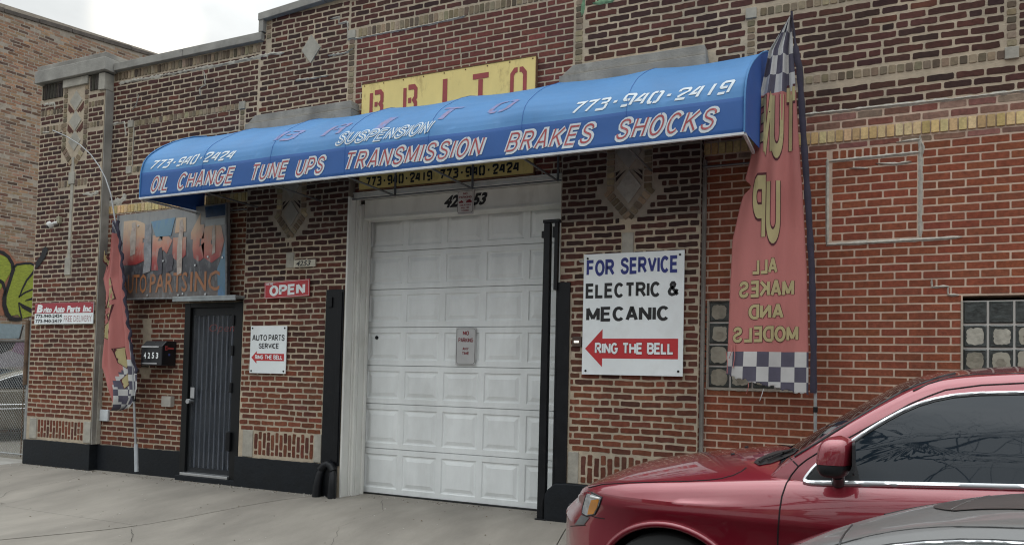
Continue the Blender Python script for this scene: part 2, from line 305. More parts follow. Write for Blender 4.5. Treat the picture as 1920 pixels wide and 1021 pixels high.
# ================================================================== GROUND
def gz(Y):
    t = min(1, max(0, (-Y - .1) / 2.0)); return -.16 * t * t * (3 - 2 * t)
m = MB()
m.grid(lambda i, j: ((-140 + 280 * i / 4), (-140 + 280 * j / 4), -.30), 4, 4)
m.build('ground', mat('soil_and_gravel', (.11, .10, .085), rough=.95, vary=.4, scale=3, bump=.02, bscale=15), kind='structure')
pav = empty('pavement', (-5, -1.5, 0), None, None, kind='structure')
m = MB(); ys = [-3.3 + 4.2 * k / 30 for k in range(31)]
m.grid(lambda i, j: (-60 + 120 * i, ys[j], gz(ys[j]) - .075), 1, 30)
m.box(-60, 60, -3.36, -3.3, -.3, -.235)
m.build('slab_bed', mat('dirt_joint', (.06, .052, .042), rough=1, bump=.01), pav)
def slab(x0, x1, y0, y1, mt, sl_=0.0, sr_=0.0):
    g = .006; n = max(2, int((y1 - y0) / .12)); m = MB(); dz = rnd.uniform(-.003, .003)
    yy = [y0 + g + (y1 - y0 - 2 * g) * k / n for k in range(n + 1)]
    nx = 6
    def P(i, j):
        x = x0 + g + (x1 - x0 - 2 * g) * i / nx; y = yy[j]
        return (x + (sl_ * (1 - i / nx) + sr_ * i / nx) * y, y, gz(y) + dz + .004 * noise.noise(Vector((x * .6, y * .6, 3))))
    m.grid(P, nx, n)
    for edge in ([(i, 0) for i in range(nx + 1)], [(i, n) for i in range(nx + 1)], [(0, j) for j in range(n + 1)], [(nx, j) for j in range(n + 1)]):
        for (a, b) in zip(edge, edge[1:]):
            p, q = P(*a), P(*b); m.add([p, q, (q[0], q[1], q[2] - .07), (p[0], p[1], p[2] - .07)], [(0, 1, 2, 3)])
    return m.build('slab', mt, pav, smooth=25)
xs = [-30, -25, -20, -17, -14, -11.35]
for a, b in zip(xs, xs[1:]):
    slab(a, b, -1.6, .3, CONCP); slab(a, b, -3.3, -1.6, CONC)
for a, b, y in ((-11.35, -8.9, -1.70), (-8.9, -5.78, -1.78)):
    q = .5 if b == -5.78 else 0
    slab(a, b, y, .16, CONC, 0, q); slab(a, b, -3.3, y, CONC, 0, q)
slab(-5.78, -2.68, -3.3, .5, CONC, .5, -.21)
slab(-2.68, -.4, -1.5, .2, CONC, -.21, 0); slab(-2.68, -.4, -3.3, -1.5, CONC, -.21, 0)
for a, b in ((-.4, 2.5), (2.5, 5.5), (5.5, 9), (9, 13), (13, 18), (18, 25)):
    slab(a, b, -1.5, .2, CONC); slab(a, b, -3.3, -1.5, CONC)
CRK = mat('crack', (.045, .04, .034), rough=1)
def crack(P, w=.006):
    w *= .6
    out = []
    for (a, b), (c, d) in zip(P, P[1:]):
        n = max(2, int(math.hypot(c - a, d - b) / .07)); out += [(a + (c - a) * k / n + rnd.uniform(-.018, .018), b + (d - b) * k / n + rnd.uniform(-.012, .012)) for k in range(n)]
    out.append(P[-1]); L_, Rr = [], []
    for k, (x, y) in enumerate(out):
        q = w * rnd.uniform(.3, 1) * (1 if 0 < k < len(out) - 1 else .1); L_.append((x - q * .5, y - q * .5, gz(y) + .006)); Rr.append((x + q * .5, y + q * .5, gz(y) + .006))
    n = len(out); MB().add(L_ + Rr, [(i, i + 1, n + i + 1, n + i) for i in range(n - 1)]).build('crack', CRK, pav)
crack([(-5.0, .1), (-4.6, -.5), (-4.7, -1.1), (-4.2, -1.9), (-4.3, -2.8)]); crack([(-9.6, -.1), (-9.3, -.7), (-9.5, -1.3), (-9.1, -1.7)]); crack([(-6.6, -1.9), (-6.1, -2.3), (-5.9, -3.2)], .007); crack([(-2.6, -.25), (-2.3, -.7), (-2.35, -1.3)], .008)
m = MB(); m.grid(lambda i, j: (-70 + 140 * i / 4, -13 + 9.66 * j, -.175), 4, 1)
m.build('road', ASPH, kind='structure')
# far pavement with kerb behind the camera
m = MB(); m.box(-70, 70, -17, -13, -.3, -.02); m.build('far_pavement', CONC, kind='structure', bevel=.01)
# yard behind the fence
m = MB(); m.grid(lambda i, j: (-24 + 12.8 * i / 10, .3 + 12 * j / 10, -.03 + .02 * noise.noise(Vector((i, j, 1)))), 10, 10)
m.build('gravel_yard', mat('gravel', (.20, .185, .155), rough=.95, vary=.5, scale=30, bump=.02, bscale=40, detail=8), kind='structure')
# litter along the foot of the wall
m = MB()
for k in range(620):
    t = rnd.random()
    x = rnd.uniform(-11.3, -2.7); y = (-.02 - abs(rnd.gauss(0, .10)) if rnd.random() < .72 else rnd.uniform(-2.2, -.1))
    if -5.5 < x < -2.9: y += .35
    r = rnd.uniform(.003, .011); z = gz(y) + .002
    m.tint = rnd.choice([(.42, .40, .35), (.3, .28, .24), (.5, .48, .44), (.09, .07, .045), (.14, .10, .06)])
    a = rnd.random() * 6.3
    pts = [Vector((x + r * math.cos(a + q * 1.257) * rnd.uniform(.6, 1.4), y + r * math.sin(a + q * 1.257) * rnd.uniform(.6, 1.4), z)) for q in range(5)]
    top = Vector((x, y, z + r * .7)); m.add(pts + [top], [(q, (q + 1) % 5, 5) for q in range(5)])
m.build('litter', BRICK, attr=True, kind='stuff', label='small stones and crumbs of mortar along the foot of the wall')

# ================================================================== BRICKWORK
# zone colours (linear), chosen as the clay is; c_pier adds awning shade
def jit(c, a=.16, ad=1):
    k = 1 + rnd.uniform(-a, a); return tuple(max(.004, q * k * (1 + rnd.uniform(-.07, .07))) for q in c[:3]) + (ad,)
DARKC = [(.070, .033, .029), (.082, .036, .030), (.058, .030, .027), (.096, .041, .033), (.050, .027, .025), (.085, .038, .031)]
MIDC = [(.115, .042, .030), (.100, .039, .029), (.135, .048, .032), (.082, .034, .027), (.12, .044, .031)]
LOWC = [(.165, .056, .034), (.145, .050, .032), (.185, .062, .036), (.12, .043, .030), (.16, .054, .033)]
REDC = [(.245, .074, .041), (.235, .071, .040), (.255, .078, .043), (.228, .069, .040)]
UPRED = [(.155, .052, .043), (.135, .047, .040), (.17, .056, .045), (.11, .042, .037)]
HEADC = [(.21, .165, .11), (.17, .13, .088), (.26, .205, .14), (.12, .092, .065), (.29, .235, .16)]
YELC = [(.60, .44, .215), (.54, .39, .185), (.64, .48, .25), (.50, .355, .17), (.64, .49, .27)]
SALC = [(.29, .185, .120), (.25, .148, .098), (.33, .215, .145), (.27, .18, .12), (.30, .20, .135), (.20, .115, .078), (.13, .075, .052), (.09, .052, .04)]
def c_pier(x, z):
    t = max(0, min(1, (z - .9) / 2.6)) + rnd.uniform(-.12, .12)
    c = rnd.choice(LOWC if t < .22 else MIDC if t < .62 else DARKC); k = .72 if z > 3.0 and x > -7.2 else 1  # k: awning shade painted into the upper brick colour of piers B and C
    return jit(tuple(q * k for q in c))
BR = {}
def one_brick(key, O, U, V, Nn, u0, u1, v0, v1, rag, proud, col, wob=0, seed=0):
    """irregular brick face in the frame O,U,V with outward normal Nn"""
    du, dv = u1 - u0, v1 - v0
    if du < .018 or dv < .012: return
    def w(u): return wob * noise.noise(Vector((u * 2.3, seed * 5.1, 0)))
    rr = lambda: rnd.uniform(-rag, rag)
    nu = 1 if rag < .001 else max(1, min(4, int(du / .05))); nv = 1 if rag < .001 or dv < .1 else max(1, min(4, int(dv / .05)))
    c = min(.004 + rag, .2 * min(du, dv)); P = []
    tl = rnd.uniform(-1, 1) * rag * .8
    P += [(u0 + c * .7, v0 + rr() * .5)] + [(u0 + du * k / nu, v0 + rr()) for k in range(1, nu)] + [(u1 - c * .7, v0 + tl)]
    P += [(u1 + rr() * .6, v0 + c)] + [(u1 + rr(), v0 + dv * k / nv) for k in range(1, nv)] + [(u1 + rr() * .6, v1 - c)]
    P += [(u1 - c * .7, v1 + tl)] + [(u1 - du * k / nu, v1 + rr()) for k in range(1, nu)] + [(u0 + c * .7, v1 + rr() * .5)]
    P += [(u0 + rr() * .6, v1 - c)] + [(u0 + rr(), v1 - dv * k / nv) for k in range(1, nv)] + [(u0 + rr() * .6, v0 + c)]
    P = [(a, b + w(a)) for a, b in P]
    cu, cv = (u0 + u1) / 2, (v0 + v1) / 2 + w((u0 + u1) / 2); n = len(P); ins = .0018 + rag * .25
    pr = proud + rnd.uniform(-.0015, .0015)
    base = [O + U * a + V * b - Nn * .004 for a, b in P]
    top = [O + U * (a - math.copysign(min(ins, abs(a - cu) * .5), a - cu)) + V * (b - math.copysign(min(ins, abs(b - cv) * .5), b - cv)) + Nn * pr for a, b in P]
    fs = [tuple(range(n, 2 * n))] + [(i, (i + 1) % n, n + (i + 1) % n, n + i) for i in range(n)]
    ctr = O + U * cu + V * cv; d = ctr - CAM; dep = d.dot(_f)
    px = 1440 / dep * math.sqrt(du * dv) if dep > .5 else 0
    sx = 960 + 1440 * d.dot(cr) / max(dep, .1); sy = 654.5 - 1440 * d.dot(ur) / max(dep, .1)
    if not (-20 < sx < 1940 and -20 < sy < 1040): px = 0
    if abs(ctr.y) < 1 and 700 < sy and sx > 1100 + (905 - sy) * 2.4 and sy > 870 - (sx - 1400) * .45 * (sx > 1400): px *= .2   # behind the red car
    BR.setdefault(key, []).append((px, base + top, fs, col))
XA, YA, ZA = Vector((1, 0, 0)), Vector((0, 1, 0)), Vector((0, 0, 1))
def diamond(cx, cz, hw, hh):
    def f(u0, u1, v0, v1):
        vm = (v0 + v1) / 2; k = 1 - abs(vm - cz) / hh
        return (cx - hw * k, cx + hw * k) if k > 0 else None
    return f
def rect(x0, x1, z0, z1):
    def f(u0, u1, v0, v1):
        return (x0, x1) if min(v1, z1) - max(v0, z0) > .25 * (v1 - v0) else None
    return f
def field(key, O, U, V, Nn, u0, u1, v0, v1, colf, h=.0676, L=.2075, j=.013, rag=.003, proud=.004, wob=.004, holes=(), off=0, miss=0, stag=.5, anchor=None):
    n = int(round((v1 - v0) / h)) or 1; hh = (v1 - v0) / n
    for r in range(n):
        a, b = v0 + r * hh, v0 + (r + 1) * hh; gaps = []
        for hf in holes:
            g = hf(u0, u1, a, b)
            if g: gaps.append(g)
        gaps.sort(); segs = []; cu = u0
        for g in gaps:
            if g[0] > cu: segs.append((cu, min(g[0], u1)))
            cu = max(cu, g[1])
        if cu < u1: segs.append((cu, u1))
        st = (stag * (r % 2) + off) * L + rnd.uniform(-.02, .02) * (rag > .001) if anchor is None else anchor
        for s0, s1 in segs:
            k = math.floor((s0 - st) / L)
            while st + k * L < s1:
                q0, q1 = max(s0, st + k * L), min(s1, st + (k + 1) * L); k += 1
                if q1 - q0 < .045:
                    continue
                if rag > .001 and q1 - q0 > .18 and rnd.random() < .03:
                    mid = (q0 + q1) / 2; parts = ((q0, mid), (mid, q1))
                else: parts = ((q0, q1),)
                for p0, p1 in parts:
                    if rnd.random() < miss: continue
                    one_brick(key, O, U, V, Nn, p0 + j / 2, p1 - j / 2, a + j / 2, b - j / 2, rag, proud, colf((p0 + p1) / 2, (a + b) / 2), wob, seed=v0 + r * hh)
def wall_field(key, x0, x1, z0, z1, Y, colf, **k):
    if x1 - x0 < .13: k['L'] = x1 - x0 + .0005; k['anchor'] = x0
    field(key, Vector((0, Y, 0)), XA, ZA, Vector((0, -1, 0)), x0, x1, z0, z1, colf, **k)
def side_field(key, X, y0, y1, z0, z1, colf, sgn=1, **k):
    field(key, Vector((X, 0, 0)), YA, ZA, Vector((sgn, 0, 0)), y0, y1, z0, z1, colf, **k)
def upright(key, x0, x1, z0, z1, Y, colf, L=.2075, w=.068, **k):
    """bricks on end: the field turned by a quarter"""
    if L < .15: L = z1 - z0 + .0005; k['anchor'] = z0
    field(key, Vector((0, Y, 0)), ZA, XA, Vector((0, -1, 0)), z0, z1, x0, x1, lambda a, b: colf(b, a), h=w, L=L, wob=0, **k)
c_dark = lambda x, z: jit(rnd.choice(DARKC + ([MIDC[0]] if rnd.random() < .4 else [])))
c_up = lambda x, z: jit(rnd.choice(UPRED))
c_red = lambda x, z: jit(rnd.choice(REDC), .08, .25)
c_head = lambda x, z: jit(rnd.choice(HEADC), .3)
c_yel = lambda x, z: jit(rnd.choice(YELC), .1)
c_low = lambda x, z: jit(rnd.choice(LOWC + MIDC[:2]))
RG = dict(rag=.0042, j=.017, proud=.0035, wob=.007)       # rough old work, mortar squeezed over the edges
RC = dict(rag=.0007, j=.0115, proud=.0025, wob=.002, h=.0700, L=.2135)   # newer, neat work

bld = empty('brick_garage', (-4, 2, 0), 'dark and red brick garage building with stepped stone coping and white roller door', 'building')
# wall bodies (mortar shows between the bricks). A: left pier, B/C: piers of the doorway
TOP1 = 5.64
m = MB()
m.box(-11.21, -9.82, 0, .6, -.02, 5.60)                     # pier A
m.box(-7.10, -5.53, 0, .6, -.02, 3.06); m.box(-2.86, -1.44, 0, .6, -.02, 3.02)   # piers B and C
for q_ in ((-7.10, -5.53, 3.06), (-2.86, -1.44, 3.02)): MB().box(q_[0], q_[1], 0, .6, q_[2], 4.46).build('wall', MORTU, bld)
m.box(-9.82, -8.17, .12, .6, -.02, TOP1); m.box(-8.17, -7.14, .12, .6, 2.30, TOP1); m.box(-7.14, -7.10, .12, .6, -.02, TOP1); m.box(-8.17, -7.14, .3, .6, -.02, 2.30)
m.box(-7.10, -5.53, .12, .6, 4.46, 5.90)
m.box(-5.53, -2.86, .12, .6, 3.54, 6.6)
m.box(-2.86, -1.44, .12, .6, 4.46, 6.6)
m.box(-7.06, -5.53, .13, .6, 5.4, 5.99)
m.build('wall', MORT, bld)
MB().box(-1.44, 9.0, .12, .6, 3.90, 6.6).build('wall', MORT, bld)
m = MB(); m.box(-1.44, 9.0, .12, .6, -.02, 1.375); m.box(-1.44, 9, .12, .6, 2.205, 3.90)
m.box(-.565, .727, .12, .6, 1.375, 2.205); m.box(1.84, 9, .12, .6, 1.375, 2.205)
for p in m.f: pass
m.build('wall', MORTR, bld)
m = MB(); m.box(-11.2, 9, .62, 14, -.02, 5.2); m.build('wall', MORT, bld, label='plain rear volume of the garage')
m = MB(); m.box(-11.1, 8.9, .7, 13.9, 5.21, 5.26); m.build('roof', mat('roof_felt', (.06, .06, .06), rough=.9, bump=.005), bld)

# --- pier A
PA = (-11.21, -9.82); YP = 0
hA = [rect(-10.70, -10.155, 4.40, 5.56), rect(-10.46, -10.40, 2.86, 4.5), rect(-10.50, -10.37, 2.74, 3.0), rect(-10.50, -10.37, 4.05, 4.24),
      rect(-11.2, -10.72, 5.36, 5.6), rect(-10.12, -9.82, 5.36, 5.6), rect(-11.19, -10.80, 5.13, 5.2), rect(-11.21, -10.66, 4.86, 5.0), rect(-10.2, -9.82, 5.14, 5.23), rect(-10.2, -9.82, 4.84, 4.93),
      rect(-10.74, -10.46, 4.02, 4.13), rect(-10.40, -10.12, 4.02, 4.13)]
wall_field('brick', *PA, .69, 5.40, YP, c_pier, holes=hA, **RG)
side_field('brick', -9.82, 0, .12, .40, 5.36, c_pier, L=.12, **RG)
for x0, x1 in ((-10.695, -10.61), (-10.245, -10.16)): wall_field('header_brick', x0, x1, 4.62, 5.48, YP - .004, c_head, L=.1, h=.07, rag=.003, j=.012, stag=0)
for z0, z1, x0, x1 in ((4.87, 4.98, -11.2, -10.66), (5.13, 5.23, -11.2, -10.72), (5.14, 5.23, -10.22, -9.83), (4.84, 4.93, -10.25, -9.83), (4.02, 4.13, -10.74, -10.48), (4.02, 4.13, -10.38, -10.12)):
    upright('header_brick', x0, x1, z0, z1, YP - .003, c_head, L=.11, w=.066, rag=.004, j=.016)
for s in (-1, 1):      # slanted header courses under the lowest diamond
    a = R(52); U = Vector((s * math.cos(a), 0, math.sin(a))); V = Vector((-s * math.sin(a), 0, math.cos(a)))
    field('header_brick', Vector((-10.43, -.004, 4.36)), V * -1, U, Vector((0, -1, 0)), -.02, .085, .02, .37, c_head, h=.066, L=.1055, j=.012, rag=.003, wob=0, anchor=-.02)
upright('brick', -10.96, -9.97, .395, .665, YP, c_low, L=.205, rag=.004, j=.017, proud=.004, off=.3)
# --- pier B
hB = [diamond(-6.385, 3.33, .34, .36), rect(-6.60, -6.17, 3.33, 3.95), rect(-6.43, -6.31, 2.69, 2.885)]
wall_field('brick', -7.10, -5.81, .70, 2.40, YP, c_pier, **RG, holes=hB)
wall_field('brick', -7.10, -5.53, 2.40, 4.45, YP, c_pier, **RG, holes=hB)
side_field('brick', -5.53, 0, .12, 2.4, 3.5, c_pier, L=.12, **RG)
upright('brick', -6.85, -5.93, .40, .70, YP, c_low, L=.205, rag=.004, j=.017, proud=.004, off=.3)
# --- pier C
hC = [diamond(-2.145, 3.30, .36, .38), rect(-2.37, -1.92, 3.30, 3.95), rect(-2.205, -2.085, 2.66, 2.885)]
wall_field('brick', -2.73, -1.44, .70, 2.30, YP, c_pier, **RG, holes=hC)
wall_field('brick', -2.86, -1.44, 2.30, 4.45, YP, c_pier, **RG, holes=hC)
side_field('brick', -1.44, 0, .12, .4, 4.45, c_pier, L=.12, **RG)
upright('brick', -2.60, -1.62, .39, .69, YP, c_low, L=.205, rag=.004, j=.017, proud=.004, off=.3)
for cx, zb in ((-6.385, 2.99), (-2.145, 2.94)):
    for s in (-1, 1):
        a = R(50); U = Vector((s * math.cos(a), 0, math.sin(a))); V = Vector((s * math.sin(a), 0, -math.cos(a)))
        field('header_brick', Vector((cx, -.006, zb + .02)), V, U, Vector((0, -1, 0)), -.095, .0, .05, .42, c_head, h=.063, L=.0955, j=.012, rag=.003, wob=0, anchor=-.095)
        wall_field('header_brick', *( (cx - .235, cx - .145) if s < 0 else (cx + .145, cx + .235)), zb + .36, 3.95, -.004, c_head, L=.09, h=.066, rag=.003, j=.012, stag=0)
# --- bay 1 (entry)
hE = [rect(-8.17, -7.14, -.1, 2.33), rect(-9.0, -8.86, 1.3, 2.1)]
wall_field('brick', -9.82, -7.10, .35, 3.60, .12, c_low, rag=.0035, j=.017, proud=.004, wob=.004, holes=hE)
upright('yellow_brick', -9.82, -7.10, 3.60, 3.72, .117, c_yel, L=.12, w=.068, rag=.002, j=.010, proud=.006)
hP = [rect(-9.46, -7.30, 4.81, 4.90), rect(-9.46, -7.30, 4.16, 4.25), rect(-9.46, -9.36, 4.16, 4.9), rect(-7.40, -7.30, 4.16, 4.9)]
wall_field('brick', -9.82, -7.10, 3.72, 5.50, .12, c_dark, **RG, holes=hP)
upright('header_brick', -9.34, -7.42, 4.81, 4.90, .117, c_head, L=.09, w=.068, rag=.0035, j=.012)
upright('header_brick', -9.34, -7.42, 4.16, 4.25, .117, c_head, L=.09, w=.068, rag=.0035, j=.012)
wall_field('header_brick', -9.45, -9.37, 4.27, 4.79, .117, c_head, L=.08, h=.068, rag=.003, j=.012, stag=0)
wall_field('header_brick', -7.39, -7.31, 4.27, 4.79, .117, c_head, L=.08, h=.068, rag=.003, j=.012, stag=0)
upright('header_brick', -9.78, -7.08, 5.51, 5.63, .115, c_head, L=.12, w=.066, rag=.004, j=.012)
# --- above piers and door
hD = [diamond(-6.26, 5.42, .15, .18), rect(-6.99, -6.91, 5.5, 5.92)]
wall_field('brick', -7.08, -5.69, 4.66, 5.93, .12, c_dark, holes=hD, **RG)
wall_field('header_brick', -6.99, -6.91, 5.66, 5.90, .117, c_head, L=.08, h=.066, rag=.003, stag=0)
wall_field('header_brick', -5.69, -5.60, 4.64, 5.45, .117, c_head, L=.09, h=.066, rag=.003, j=.012, stag=0)
wall_field('brick', -5.58, -2.80, 3.56, 5.44, .12, c_up, rag=.002, j=.014, proud=.003, wob=.003)
upright('header_brick', -5.56, -2.82, 5.45, 5.56, .117, c_head, L=.11, w=.066, rag=.004, j=.012)
wall_field('header_brick', -2.79, -2.70, 4.60, 6.5, .117, c_head, L=.09, h=.066, rag=.003, j=.012, stag=0)
wall_field('brick', -5.68, -2.81, 5.57, 6.4, .12, c_dark, **RG)
hF = [rect(-1.06, 9, 4.88, 4.97), rect(-1.06, -.97, 4.1, 4.97), rect(1.03, 1.12, 4.27, 4.97), rect(-1.06, 9, 4.17, 4.26)]
wall_field('brick', -2.69, 9.0, 3.90, 6.4, .12, c_dark, holes=hF + [rect(-2.69, -1.35, 3.8, 4.64)], **{**RG, 'h': .0735, 'L': .222})
upright('header_brick', -.94, 9.0, 4.88, 4.965, .117, c_head, L=.085, w=.068, rag=.003, j=.012)
upright('header_brick', -.94, 9.0, 4.17, 4.255, .117, c_head, L=.085, w=.068, rag=.003, j=.012)
wall_field('header_brick', -1.055, -.975, 4.27, 4.86, .117, c_head, L=.08, h=.068, rag=.003, stag=0)
wall_field('header_brick', 1.035, 1.115, 4.27, 4.86, .117, c_head, L=.08, h=.068, rag=.003, stag=0)
# --- bay 3, red
c_worn = lambda x, z: jit(rnd.choice([(.22, .10, .08), (.25, .13, .10), (.20, .08, .06), (.28, .20, .15)]), .15)
wall_field('brick', -1.44, 9.0, 3.73, 3.875, .12, c_worn, rag=.003, j=.014, proud=.003, h=.0725, L=.2135)
upright('yellow_brick', -1.44, 9.0, 3.608, 3.725, .112, c_yel, L=.117, w=.0685, rag=.0008, j=.009, proud=.008)
wall_field('brick', -1.44, 9.0, 3.545, 3.605, .12, c_worn, rag=.003, j=.014, proud=.003, h=.06, L=.25)
hR = [rect(-.335, .415, 2.69, 3.545)]
wall_field('brick', -1.44, 9.0, 2.215, 3.545, .12, c_red, holes=hR, **RC)
upright('brick', -.30, .40, 3.455, 3.54, .12, c_red, L=.085, w=.066, rag=.002, j=.013)
wall_field('brick', -.30, .39, 2.715, 3.435, .12, c_red, **{**RC, 'L': .205, 'rag': .0015})
for x0, x1, z0, z1 in ((-1.44, -1.375, 1.37, 2.215), (-.555, .722, 1.37, 2.215), (1.845, 9, 1.37, 2.215), (-1.44, 9.0, -.02, 1.37)):
    wall_field('brick', x0, x1, z0, z1, .12, c_red, **RC)

def flush_bricks(parent, kinds, mt):
    for key in kinds:
        L = sorted(BR.pop(key, []), key=lambda t: -t[0]); lim = 296
        for k, (px, vs, fs, col) in enumerate(L[:lim]):
            m = MB(); m.tint = col; m.add(vs, fs); m.build(key, mt, parent, attr=True)
        if len(L) > lim:
            m = MB()
            for px, vs, fs, col in L[lim:]:
                m.tint = col; m.add(vs, fs)
            m.build(key, mt, parent, attr=True, kind='stuff')
        print('bricks', key, len(L))
flush_bricks(bld, ('brick',), BRICK)
flush_bricks(bld, ('header_brick', 'yellow_brick'), mat('face_brick', None, rough=.85, spec=.3, attr='tint', vary=.25, scale=40, bump=.003, bscale=90, dirt=.3, dcol=(.10, .08, .06), dscale=9, drange=(.52, .7), streak=.12))

# --- stone trim
def stone(x0, x1, y0, y1, z0, z1, name='stone_block', mt=STONE, bevel=.006, parent=None):
    return MB().box(x0, x1, y0, y1, z0, z1).build(name, mt, parent or bld, bevel=bevel)
def stone_dia(cx, cz, hw, hh, Y, mt=STONE):
    m = MB(); m.prism([(cx - hw, cz), (cx, cz - hh), (cx + hw, cz), (cx, cz + hh)], Y - .008, Y + .05); m.build('stone_diamond', mt, bld, bevel=.003)
for cz in (5.28, 4.985, 4.69): stone_dia(-10.425, cz, .132, .148, 0)
m = MB(); m.box(-10.585, -10.27, -.006, .02, 4.50, 5.49)
stone(-10.70, -10.165, -.03, .05, 5.49, 5.61); stone(-9.93, -9.80, -.03, .13, 5.36, 5.60)
for x0, x1 in ((-11.17, -10.72), (-10.13, -9.95)):
    upx = []
    m = MB(); n = int((x1 - x0) / .034)
    for k in range(n):
        a = x0 + k * (x1 - x0) / n; m.tint = jit((.055, .048, .04), .4); m.box(a + .004, a + (x1 - x0) / n - .004, -.012 - rnd.random() * .006, .02, 5.38, 5.59)
    m.build('soldier_brick', BRICK, bld, attr=True)
for s in (-1, 1):
    for cz in (5.13, 4.835):
        m = MB(); m.tint = (.11, .05, .04)
        for q in (0, .05):
            m.prism([(-10.425 + s * (.03 + q), cz), (-10.425 + s * (.055 + q), cz - .03), (-10.425 + s * .165, cz + .075 - q), (-10.425 + s * .165, cz + .125 - q)], -.004, .02)
        m.build('brick', BRICK, bld, attr=True)
stone(-10.455, -10.405, -.012, .02, 2.98, 4.45, 'stone_strip', STONE, .003); stone(-10.50, -10.375, -.02, .02, 2.745, 3.0); stone(-10.50, -10.375, -.02, .02, 4.06, 4.235)
stone(-11.13, -10.975, -.012, .05, .375, .672); stone(-9.955, -9.815, -.012, .118, .375, .672)
stone(-7.025, -6.865, -.012, .05, .375, .705); stone(-5.92, -5.815, -.012, .05, .375, .705)
stone(-2.725, -2.615, -.012, .05, .385, .70); stone(-1.60, -1.437, -.012, .118, .385, .70)
stone_dia(-6.385, 3.36, .115, .155, -.004, STONED); stone_dia(-6.385, 3.69, .115, .155, -.004, STONED)
stone_dia(-2.145, 3.335, .125, .165, -.004, STONED); stone_dia(-2.15, 3.68, .125, .165, -.004, STONED)
for cx, cz in ((-6.385, 3.52), (-2.147, 3.505)):
    for s in (-1, 1):
        for q in (0, .055):
            m = MB(); m.tint = (.03, .02, .02); m.prism([(cx + s * (.035 + q), cz), (cx + s * .135, cz - .11 + q), (cx + s * .135, cz - .07 + q)], -.006, .02); m.build('brick', BRICK, bld, attr=True)
stone(-6.43, -6.315, -.014, .03, 2.695, 2.88); stone(-2.205, -2.087, -.014, .03, 2.60, 2.88)
stone_dia(-6.26, 5.42, .145, .178, .115, STONE)
for x, z in ((-9.41, 4.855), (-7.35, 4.855), (-9.41, 4.205), (-7.35, 4.205), (-1.015, 4.925), (1.075, 4.215), (-5.645, 5.50), (1.075, 4.925)):
    stone(x - .05, x + .05, .098, .14, z - .05, z + .05, 'stone_block', STONE, .004)
m = MB(); m.box(-9.352, -9.34, .108, .14, 4.26, 4.8); m.build('stone_strip', STONE, bld)
# caps of piers B and C: splayed stones in two courses
for x0, x1 in ((-7.13, -5.50), (-2.89, -1.40)):
    m = MB(); m.box(x0, x1, -.06, .2, 4.40, 4.53); m.build('pier_cap', STONED, bld, bevel=.006)
    m = MB()
    m.prism([(x0 + .015, 4.535), (x1 - .005, 4.535), (x1 - .02, 4.635), (x0 + .14, 4.635)], -.035, .2); m.build('pier_cap', STONED, bld, bevel=.008)
# coping
m = MB(); m.box(-11.27, -9.74, -.08, .7, 5.615, 5.80); m.build('coping', mat('coping_limestone', (.30, .29, .265), rough=.88, vary=.25, scale=6, bump=.003, bscale=60, dirt=.6, dcol=(.11, .105, .1), dscale=2), bld, bevel=.008)
CP = _M['coping_limestone']
m = MB(); m.box(-11.26, -9.76, -.05, .66, 5.803, 5.88); m.build('coping', STONED, bld, bevel=.01)
for a, b in ((-9.735, -8.4), (-8.395, -7.02)):
    m = MB(); m.box(a, b, .055, .68, 5.64, 5.745); m.build('coping', CP, bld, bevel=.006)
m = MB(); m.box(-7.075, -7.0, .06, .68, 5.75, 5.905); m.build('coping', CP, bld, bevel=.006)
def zr(x): return 5.995 + (x + 7.02) * .068
for a, b in ((-7.08, -6.05), (-6.045, -5.0), (-4.995, -4.0), (-3.995, -2.9)):
    m = MB(); m.prism([(a, zr(a) - .095), (b, zr(b) - .095), (b, zr(b)), (a, zr(a))], .05, .68); m.build('coping', CP, bld, bevel=.006)
m = MB(); m.box(-2.9, 9.05, .05, .68, 6.6, 6.72); m.build('coping', CP, bld, bevel=.006)
# mortar repairs: ragged pale ribbons
def smear(pts, w, mt=SMEAR, Y=.107, name='mortar_smear', amp=.5):
    m = MB(); P = []
    for (a, b), (c, d) in zip(pts, pts[1:]):
        n = max(2, int(math.hypot(c - a, d - b) / .035)); P += [(a + (c - a) * k / n, b + (d - b) * k / n) for k in range(n)]
    P.append(pts[-1]); up, dn = [], []
    for k, (x, z) in enumerate(P):
        q, q2 = P[min(k + 1, len(P) - 1)], P[max(k - 1, 0)]; t = Vector((q[0] - q2[0], q[1] - q2[1])).normalized(); nn = Vector((-t.y, t.x))
        e = 1 if 0 < k < len(P) - 1 else .3
        up.append((x + nn.x * w * e * rnd.uniform(1 - amp, 1) / 2, z + nn.y * w * e * rnd.uniform(1 - amp, 1 + amp) / 2)); dn.append((x - nn.x * w * e * rnd.uniform(1 - amp, 1) / 2, z - nn.y * w * e * rnd.uniform(1 - amp, 1 + amp) / 2))
    n = len(P); v = []
    for k in range(n):
        v += [(up[k][0], Y + .014, up[k][1]), (P[k][0], Y - rnd.random() * .003, P[k][1]), (dn[k][0], Y + .014, dn[k][1])]
    m.add(v, [f for k in range(n - 1) for f in ((3 * k, 3 * k + 1, 3 * k + 4, 3 * k + 3), (3 * k + 1, 3 * k + 2, 3 * k + 5, 3 * k + 4))])
    return m.build(name, mt, bld, smooth=60)
smear([(-9.70, 5.475), (-8.6, 5.46), (-7.6, 5.45), (-6.9, 5.46), (-6.68, 5.44)], .05)
smear([(-6.0, 5.30), (-5.75, 5.29), (-5.62, 5.33)], .035); smear([(-6.5, 5.06), (-6.2, 5.05), (-5.98, 5.05)], .03); smear([(-5.98, 5.75), (-5.85, 5.75), (-5.85, 5.67), (-5.72, 5.67), (-5.71, 5.45), (-5.55, 5.44)], .035)
